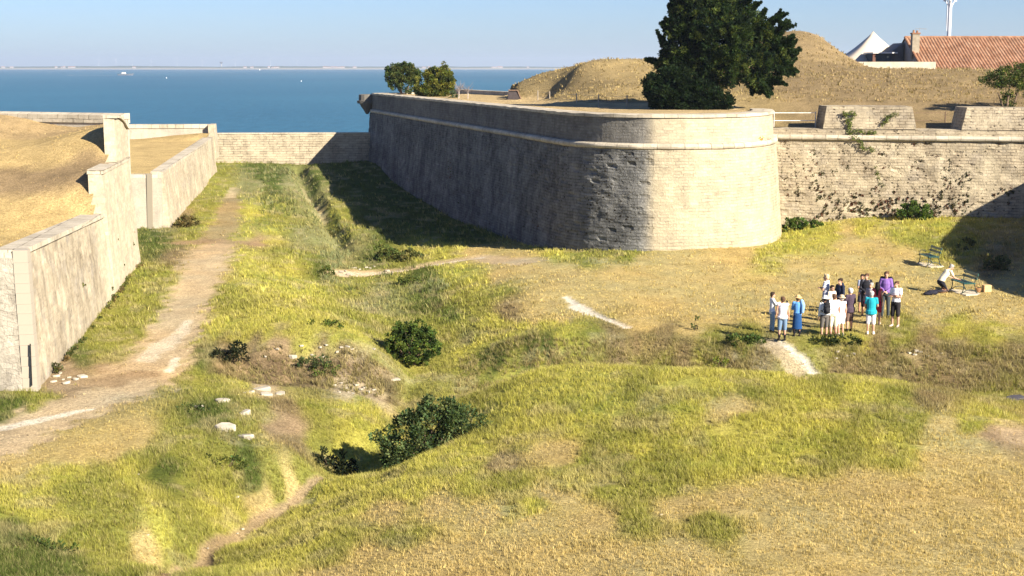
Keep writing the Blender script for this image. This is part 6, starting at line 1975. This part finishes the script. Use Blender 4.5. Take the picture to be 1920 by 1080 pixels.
pebbles("small white stone scattered on bare earth below the scraped bank", [(627, 722), (648, 728), (653, 735), (676, 730), (684, 727), (701, 731), (640, 718), (662, 738), (690, 735), (668, 722), (636, 735)], .05, .10, "stones on the earth below the scraped bank")
pebbles("white chip of stone set in the face of the scraped bank", [(520, 655), (565, 650), (600, 652), (612, 648), (640, 652), (652, 650), (660, 655), (632, 660), (700, 655), (585, 665), (498, 668), (606, 668)], .05, .09, "stones in the scraped bank")
pebbles("pale stone of the rubble spilled at the foot of the near left wall corner", [(105, 706), (118, 712), (130, 708), (142, 711), (155, 707), (100, 716), (124, 718), (112, 700), (148, 705)], .07, .15, "rubble at the foot of the left wall")
pebbles("pale boulder lining the stony ford", [(664, 503), (674, 505), (686, 502), (694, 503), (702, 500), (648, 508), (655, 515), (640, 510), (668, 518), (725, 508)], .08, .16, "stones of the ford")
pebbles("pale stone on the brown slope below the visitors", [(1590, 668), (1600, 664), (1568, 672), (1705, 662), (1715, 665), (1725, 660), (1765, 663), (1570, 660), (1740, 668), (1718, 658)], .06, .12, "stones on the brown slope")
pebbles("white pebble in the foreground grass", [(277, 1003), (445, 1000), (455, 992), (390, 1028), (85, 890), (260, 890), (445, 932), (640, 965), (1240, 965), (1065, 915), (975, 815), (1090, 770)], .03, .06, "pebbles in the foreground grass")
g = G(1905, 748)
o = rock("dark_cover", "dark flat stone cover at the right edge beside the bare earth", (g.x, g.y, g.z + .02), (.35, .18, .12), .2, 5); o.data.materials.clear(); o.data.materials.append(plain("dark_stone", (.06, .055, .06)))

# ---- posts, wires, rails and the little shed on the rampart
M_PWOOD = plain("weathered_post", (.32, .27, .21), var=.2)
def hzs(x, y): return float(hz(np.array([x]), np.array([y]))[0])
posts = []
fe = empty("wire_fence", (10, 98, 7.4), label="wire fence on thin weathered posts along the foot of the rampart", cat="fence")
for u, v in [(1008, 186), (1030, 188), (1080, 193), (1121, 198), (1174, 206), (1213, 205)]:
    y = {1008: 112, 1030: 108, 1080: 101, 1121: 97, 1174: 94, 1213: 93}[u]
    x = (u - 960) / F * y
    posts.append(Vector((x, y, 7.4)))
    m = MB(); m.tube([(x - 10, y - 98, -.2), (x - 10, y - 98, .80)], .035, 6); m.build("post", M_PWOOD, fe)
m = MB()
for hz_ in (.35, .72):
    m.tube([(p.x - 10, p.y - 98, hz_) for p in posts], .008, 4)
m.build("wire", plain("wire", (.35, .32, .28), metal=.5), fe)
sh2 = empty("shed", (0.12 , 119, 7.4), label="small dark sloping shelter at the left foot of the grassy rampart", cat="shed")
m = MB(); m.add([(-.45, -.6, 0), (.62, -.6, 0), (.62, .8, 0), (-.45, .8, 0), (-.40, -.55, .72), (.30, -.55, .72), (.30, .75, .76), (-.40, .75, .76)], [[0, 3, 2, 1], [4, 5, 6, 7], [0, 1, 5, 4], [1, 2, 6, 5], [2, 3, 7, 6], [3, 0, 4, 7]])
m.build("front_panel", plain("dark_metal_sheet", (.05, .04, .04), rough=.5), sh2)
m = MB(); m.box((.48, -.62, .36), (.07, .05, .85), ry=-.38); m.box((-.05, -.6, .755), (.75, .1, .06)); m.build("frame", plain("rusty_frame", (.20, .13, .09)), sh2)
# far low parapet of the terrace
tp_ = resample([(-6.0, 149.5), (2.5, 124.5)], 1.0)
fpz = sweep("terrace_parapet", tp_, lambda i, s: [(.0, 7.0), (.0, 7.78), (-.4, 7.8), (-.4, 7.0)], M_COP, side=1, rough=.03, label="low pale parapet along the seaward edge of the terrace", cat="wall")
# rails in the embrasures
for lb, ua, ub, col_ in (("white handrail across the left embrasure", 1456, 1540, (.75, .72, .66)), ("thin rusty wire across the right embrasure", 1716, 1804, (.16, .10, .07))):
    xa, xb = cx_at(ua, 0), cx_at(ub, 0)
    ya = 90.6; 
    r0 = empty("handrail" if "white" in lb else "guard_wire", ((xa + xb) / 2, ya, 6.3), label=lb, cat="railing")
    h_ = (xb - xa) / 2
    for zz in (.45, .92):
        m = MB(); m.tube([(-h_, 0, zz), (h_, 0, zz)], .022 if "white" in lb else .012, 6); m.build("rail", plain("rail_paint", col_), r0)
    for sg in (-1, 1):
        m = MB(); m.tube([(sg * h_ * .98, 0, -.1), (sg * h_ * .98, 0, .98)], .03, 6); m.build("post", plain("rail_post", tuple(np.array(col_) * .7)), r0)

# ---- weeds rooted in the joints of the walls
rng = np.random.default_rng(77)
P_, A_, S_ = [], [], []
def wall_pt(path, o, z, off0=.75, z0=-1.5, z1=5.66, s=None):
    k = int(s); f = s - k
    a, b = np.array(path[k]), np.array(path[min(k + 1, len(path) - 1)])
    p = a + (b - a) * f; d = (b - a) / (np.linalg.norm(b - a) + 1e-9)
    nrm = np.array([d[1], -d[0]])
    off = off0 * (1 - (z - z0) / (z1 - z0)) + .05
    return np.array([p[0] + nrm[0] * off, p[1] + nrm[1] * off, z]), np.array([nrm[0], nrm[1], 0])
for i in range(1500):
    s = rng.random() * 17; z = .8 + rng.random() ** .9 * 4.9
    if fbm(np.array([s * .5]), np.array([z * .6]), 3, 3)[0] < -.08: continue
    p, n_ = wall_pt(cpath, co, z, s=s); P_.append(p); A_.append(n_ * .25 + np.array([0, 0, -1.0])); S_.append(.025 + .085 * rng.random() ** 2.2)
for i in range(60):   # top joint under the cordon
    s = rng.random() * 17
    p, n_ = wall_pt(cpath, co, 5.4 + rng.random() * .3, s=s); P_.append(p); A_.append(n_ * .4 + np.array([0, 0, -1])); S_.append(.06 + .08 * rng.random())
cc_ = np.array([(.075, .050, .022), (.055, .060, .018), (.12, .05, .028), (.045, .045, .018)])[rng.integers(0, 4, len(P_))]
V_, F_, C2 = leaves(np.array(P_), np.array(A_), 30, .050, cc_, np.array(S_)[:, None] * np.array([[.9, .6, 1.7]]), rng, 1.3)
obj("wall_weeds", mesh_np("wall_weeds", V_, F_, colr=C2), M_LEAF, label="small dry weeds rooted in the joints of the curtain wall", kind='stuff')
P_, A_, S_ = [], [], []
nb = len(bpath)
for i in range(330):
    s = rng.random() * (nb - 22); 
    k = int(s)
    lim = bpath[k]
    z = .4 + rng.random() * 5
    dens = .9 if lim[0] < 7.1 else .12
    if lim[0] > 3 and lim[0] < 7.2: dens = 1
    if rng.random() > dens: continue
    p, n_ = wall_pt(bpath, (0, 0), z, off0=.85, z0=-2.6, s=s); P_.append(p); A_.append(n_ * .5 + np.array([0, 0, -.3 + .8 * rng.random()])); S_.append(.03 + .10 * rng.random() ** 2.5)
for i in range(110):
    s = rng.random() * (nb - 26)
    p, n_ = wall_pt(bpath, (0, 0), 5.3 + rng.random() * .35, off0=.85, z0=-2.6, s=s); P_.append(p); A_.append(n_ * .4 + np.array([0, 0, -1])); S_.append(.08 + .12 * rng.random())
# ivy patches on the shaded face
for (uu, zz, n_p, sp_) in ((30, 4.2, 60, 1.0), (31, 2.8, 30, .8), (26, 4.6, 24, .6), (34, 4.9, 20, .7)):
    for i in range(n_p):
        s = uu + rng.normal() * sp_ * .8; z = min(zz + rng.normal() * sp_ * .6, 5.5)
        p, n_ = wall_pt(bpath, (0, 0), z, off0=.85, z0=-2.6, s=max(0, s)); P_.append(p); A_.append(n_ * .4 + np.array([0, 0, -.6])); S_.append(.16)
cc_ = np.array([(.05, .045, .018), (.045, .06, .018), (.10, .045, .025), (.05, .065, .02)])[rng.integers(0, 4, len(P_))]
V_, F_, C2 = leaves(np.array(P_), np.array(A_), 24, .06, cc_, np.array(S_)[:, None] * np.array([[.9, .6, 1.7]]), rng, 1.3)
obj("bastion_weeds", mesh_np("bastion_weeds", V_, F_, colr=C2), M_LEAF, label="weeds and ivy rooted in the joints of the big bastion", kind='stuff')
# climbing plant on the left merlon and below it
P_, A_ = [], []
def merl(u, v):
    x = cx_at(u, 0); y = 89.35 + (x - 14.6) * (-3.35 / 15.2)
    p = px(u, v, y); 
    off = .06 if v < 255 else -.25
    if v < 253: off = .10 + .3 * (p.z - 6.36) / 1.3 - .05
    return np.array([p.x, p.y + off - .06, p.z])
segs = [((1585, 210), (1592, 240), 10, .10), ((1604, 210), (1592, 235), 8, .08), ((1585, 212), (1604, 212), 8, .10), ((1592, 222), (1594, 245), 8, .08), ((1600, 246), (1640, 250), 16, .10), ((1590, 248), (1600, 258), 10, .12), ((1608, 258), (1615, 275), 10, .10), ((1615, 275), (1635, 283), 8, .07), ((1660, 228), (1680, 212), 10, .07), ((1655, 235), (1662, 218), 6, .06), ((1640, 315), (1648, 345), 9, .10), ((1650, 340), (1655, 350), 5, .1)]
for a, b, n_p, sp_ in segs:
    for q in range(n_p):
        f = q / max(1, n_p - 1); u = a[0] + (b[0] - a[0]) * f + rng.normal() * 1.5; v = a[1] + (b[1] - a[1]) * f + rng.normal() * 1.5
        P_.append(merl(u, v)); A_.append(np.array([0, -.4, -.5]))
V_, F_, C2 = leaves(np.array(P_), np.array(A_), 18, .05, np.array([.12, .15, .035]), .10, rng, 1.4)
cr = empty("creeper", (0, 0, 0), label="green creeper hanging over the left merlon and cordon", cat="climbing plant")
obj("foliage", mesh_np("foliage", V_, F_, colr=C2), M_LEAF, cr)
# orange flowering tuft where the cordon bends
P_ = [np.array(px(u, v, y)) for u, v, y in ((1418, 258, 81.6), (1422, 262, 81.8), (1428, 266, 82.2), (1434, 262, 83.0), (1425, 258, 82), (1440, 264, 83.8))]
V_, F_, C2 = leaves(np.array(P_) + np.array([-.0, -.35, 0]), np.tile([[0, -.5, .3]], (6, 1)), 60, .05, np.array([[.55, .36, .03], [.5, .3, .04], [.30, .13, .05], [.28, .12, .06], [.55, .40, .04], [.22, .12, .05]]), .16, rng, 1.4)
ot = empty("wall_flower_tuft", (0, 0, 0), label="orange and yellow tuft growing on the cordon at the end of the bastion", cat="plant")
obj("foliage", mesh_np("foliage", V_, F_, colr=C2), M_LEAF, ot)

# weeds along the foot of the near left wall
rng = np.random.default_rng(88)
P_ = []
for i in range(90):
    y = 47.5 + 29 * rng.random(); x = lx(y) + .55 + .12 * rng.random()
    if fbm(np.array([y * .8]), np.array([1.0]), 44, 2)[0] < -.05: continue
    P_.append(np.array([x, y, Hs(x, y) + .05 + .10 * rng.random()]))
for i in range(9):
    y = 47.5 + 28 * rng.random(); z = -.2 + 2.2 * rng.random() ** 2
    P_.append(np.array([lx(y) + .50 - .44 * (z + .6) / 4.6, y, z]))
V_, F_, C2 = leaves(np.array(P_), np.tile([[.5, 0, .8]], (len(P_), 1)), 24, .045, np.array([(.10, .11, .03), (.14, .10, .04), (.06, .075, .02)])[rng.integers(0, 3, len(P_))], .075, rng, 1.5)
obj("wall_foot_weeds", mesh_np("wall_foot_weeds", V_, F_, colr=C2), M_LEAF, label="small weeds along the foot of the near left wall", kind='stuff')

# ------------------------------------------------------------------ grass
def tufts(name, label, n, y0, y1, tmax, hgt, wid, nb, seed, dens_fn=None, zf=None, cf=None):
    rng = np.random.default_rng(seed)
    # density falls off with distance
    y = 1 / (1 / y0 + (1 / y1 - 1 / y0) * rng.random(n))
    t_ = (rng.random(n) * 2 - 1) * tmax
    x = t_ * (y + 2)
    c, tall_, pw = cf(x, y) if cf else cover(x, y)
    k = rng.random(n) < np.clip(tall_, .08, 1) * (1 - pw * .97)
    k &= fbm(x * 1.7, y * 1.4, 301, 3) > -.22
    if dens_fn is not None: k &= dens_fn(x, y)
    x, y, c, tall_ = x[k], y[k], c[k], tall_[k]
    z = (zf or H)(x, y)
    m = len(x)
    pn = np.clip(1 + 1.6 * fbm(x * .9, y * .7, 302, 4), .35, 1.9)
    # each tuft: nb blades
    X = np.repeat(x, nb); Y = np.repeat(y, nb); Z = np.repeat(z, nb)
    r = wid * 3.0 * (.3 + rng.random(m * nb)); a = rng.random(m * nb) * 6.283
    X = X + r * np.cos(a); Y = Y + r * np.sin(a)
    hh = hgt * np.repeat((.22 + .88 * tall_) * pn, nb) * (.45 + .75 * rng.random(m * nb)) * (1 + np.repeat(y, nb) * .004)
    lean = rng.random(m * nb) * .75 + .12; la = a + rng.normal(size=m * nb) * .8
    wind = .18
    dx = np.cos(la) * lean * hh - wind * hh; dy = np.sin(la) * lean * hh
    ww = wid * (.6 + .7 * rng.random(m * nb)) * (1 + np.repeat(y, nb) * .006)
    sa = rng.random(m * nb) * 3.1416
    sx_ = np.cos(sa) * ww * .5; sy_ = np.sin(sa) * ww * .5
    b0 = np.stack([X - sx_, Y - sy_, Z - .03], 1); b1 = np.stack([X + sx_, Y + sy_, Z - .03], 1)
    m0 = np.stack([X - sx_ * .7 + dx * .4, Y - sy_ * .7 + dy * .4, Z + hh * .6], 1); m1 = np.stack([X + sx_ * .7 + dx * .4, Y + sy_ * .7 + dy * .4, Z + hh * .6], 1)
    tp = np.stack([X + dx, Y + dy, Z + hh], 1)
    v = np.stack([b0, b1, m1, m0, tp], 1).reshape(-1, 3)
    b = np.arange(m * nb)[:, None] * 5
    f = np.concatenate([b + np.array([[0, 1, 2]]), b + np.array([[0, 2, 3]]), b + np.array([[3, 2, 4]])], 0)
    tc = (1 + .22 * rng.normal(size=(m, 1))) * np.array([[1.0, 1.0, 1.0]])
    dryk = (rng.random((m, 1)) < .22)
    cc = np.where(dryk, c * .6 + np.array([[.40, .33, .155]]) * .45, c * 1.22) * tc
    cc = np.repeat(cc, nb, 0) * (1 + .15 * rng.normal(size=(m * nb, 1)))
    cc = np.clip(cc, .01, .75)
    cc = np.repeat(cc, 5, 0)
    return obj(name, mesh_np(name, v, f, colr=cc), M_LEAF, label=label, kind='stuff')


tufts("grass", "yellow green and dry grass covering the floor and banks of the ditch", 270000, 21, 62, .42, .105, .0085, 5, 401)
tufts("grass", "short thin grass on the farther floor of the ditch", 60000, 58, 146, .42, .13, .022, 4, 402,
      dens_fn=lambda x, y: ~inside_poly(x, y, [(-14, 141), (3, 88), (8, 78), (14, 80), (15, 88), (37, 85), (60, 150)]))


def scrub_cov(x, y):
    u_v = logpol(x, y)
    c = np.ones(x.shape + (3,)) * np.array([.21, .165, .08])
    k = vnoise(x * 1.3, y * 1.3, 7)[..., None]
    c = c * (1 - k * .5) + np.array([.15, .155, .04]) * k * .5
    on = (y > 48.5) & (y < 56.3) & (x > -2.0) & (x < 30) & (H(x, y) < -.16) & ~((x > 9.0) & (x < 11.6))
    on2 = (y > 50.6) & (y < 52.9) & (x > -10.3) & (x < -4.5)
    return c, np.where(on | on2, 1.2, 0.0), np.where(on | on2, 0.0, 1.0)


tufts("scrub", "brown dry scrub on the banks below the plain and berm", 26000, 47, 57, .50, .12, .013, 7, 403, cf=scrub_cov)
def fill_cov(fn):
    def g_(x, y):
        return fn(x, y), np.full(x.shape, .35), np.zeros(x.shape)
    return g_
def hill_dens(x, y):
    return (hz(x, y) > 7.7) & (x > -1) & ((x > 16) | (y > 90)) & inside_poly(x, y, poly) & (y > 92)
tufts("rampart_grass", "dry tufts on the grassy rampart behind the terrace", 42000, 90, 140, .40, .20, .035, 4, 404, dens_fn=hill_dens, zf=hz, cf=fill_cov(hcol))
lpoly = [(-37, 47), (-17.4, 49), (-19.5, 66), (-20.8, 75), (-21.6, 79.0), (-37, 85.5)]
tufts("terreplein_grass", "golden stubble on top of the near outwork", 22000, 47, 86, .42, .09, .018, 4, 405, dens_fn=lambda x, y: inside_poly(x, y, lpoly), zf=lz, cf=fill_cov(lcol))


def marsh_cov(x, y):
    c = np.where((vnoise(x * .6, y * .4, 9) > .5)[..., None], np.array([.15, .165, .075]), np.array([.09, .11, .035]))
    face_x = 1.5 + (88 - y) * .273
    on = (x > -.175 * y + .5) & (x < face_x - 8.8) & (fbm(x * .35, y * .2, 12, 3) > -.03) & (x < -3)
    on &= ~((x < -.13 * y) & (y < 95))
    return c, np.where(on, 1.2, 0.0), np.where(on, 0.0, 1.0)


tufts("marsh_plants", "grey green marsh plants along the channel of the far ditch", 26000, 72, 141, .30, .16, .022, 6, 407, cf=marsh_cov)

# loose gravel on the tracks
rng = np.random.default_rng(12)
n = 60000
y = 1 / (1 / 34 + (1 / 96 - 1 / 34) * rng.random(n)); x = (rng.random(n) * .60 - .40) * y
c_, t_, pw_ = cover(x, y)
k = rng.random(n) < np.clip(pw_ - .25, 0, 1) * .5
x, y, c_ = x[k], y[k], c_[k]; z = H(x, y) - .045; m = len(x)
r_ = .012 + .035 * rng.random(m) ** 3
off = np.array([[1, 0, -.3], [-.5, .87, -.3], [-.5, -.87, -.3], [.1, .05, .6]])
v = np.stack([x, y, z], 1)[:, None] + off[None] * r_[:, None, None] * (1 + .4 * rng.normal(size=(m, 4, 1)))
b = np.arange(m)[:, None] * 4
f = np.concatenate([b + np.array([[0, 1, 3]]), b + np.array([[1, 2, 3]]), b + np.array([[2, 0, 3]])], 0)
cc = np.repeat(np.clip(c_ * (1.05 + .35 * rng.normal(size=(m, 1))), .05, .6), 4, 0)
obj("gravel", mesh_np("gravel", v.reshape(-1, 3), f, colr=cc), M_TURF, label="loose pale gravel on the worn tracks", kind='stuff')
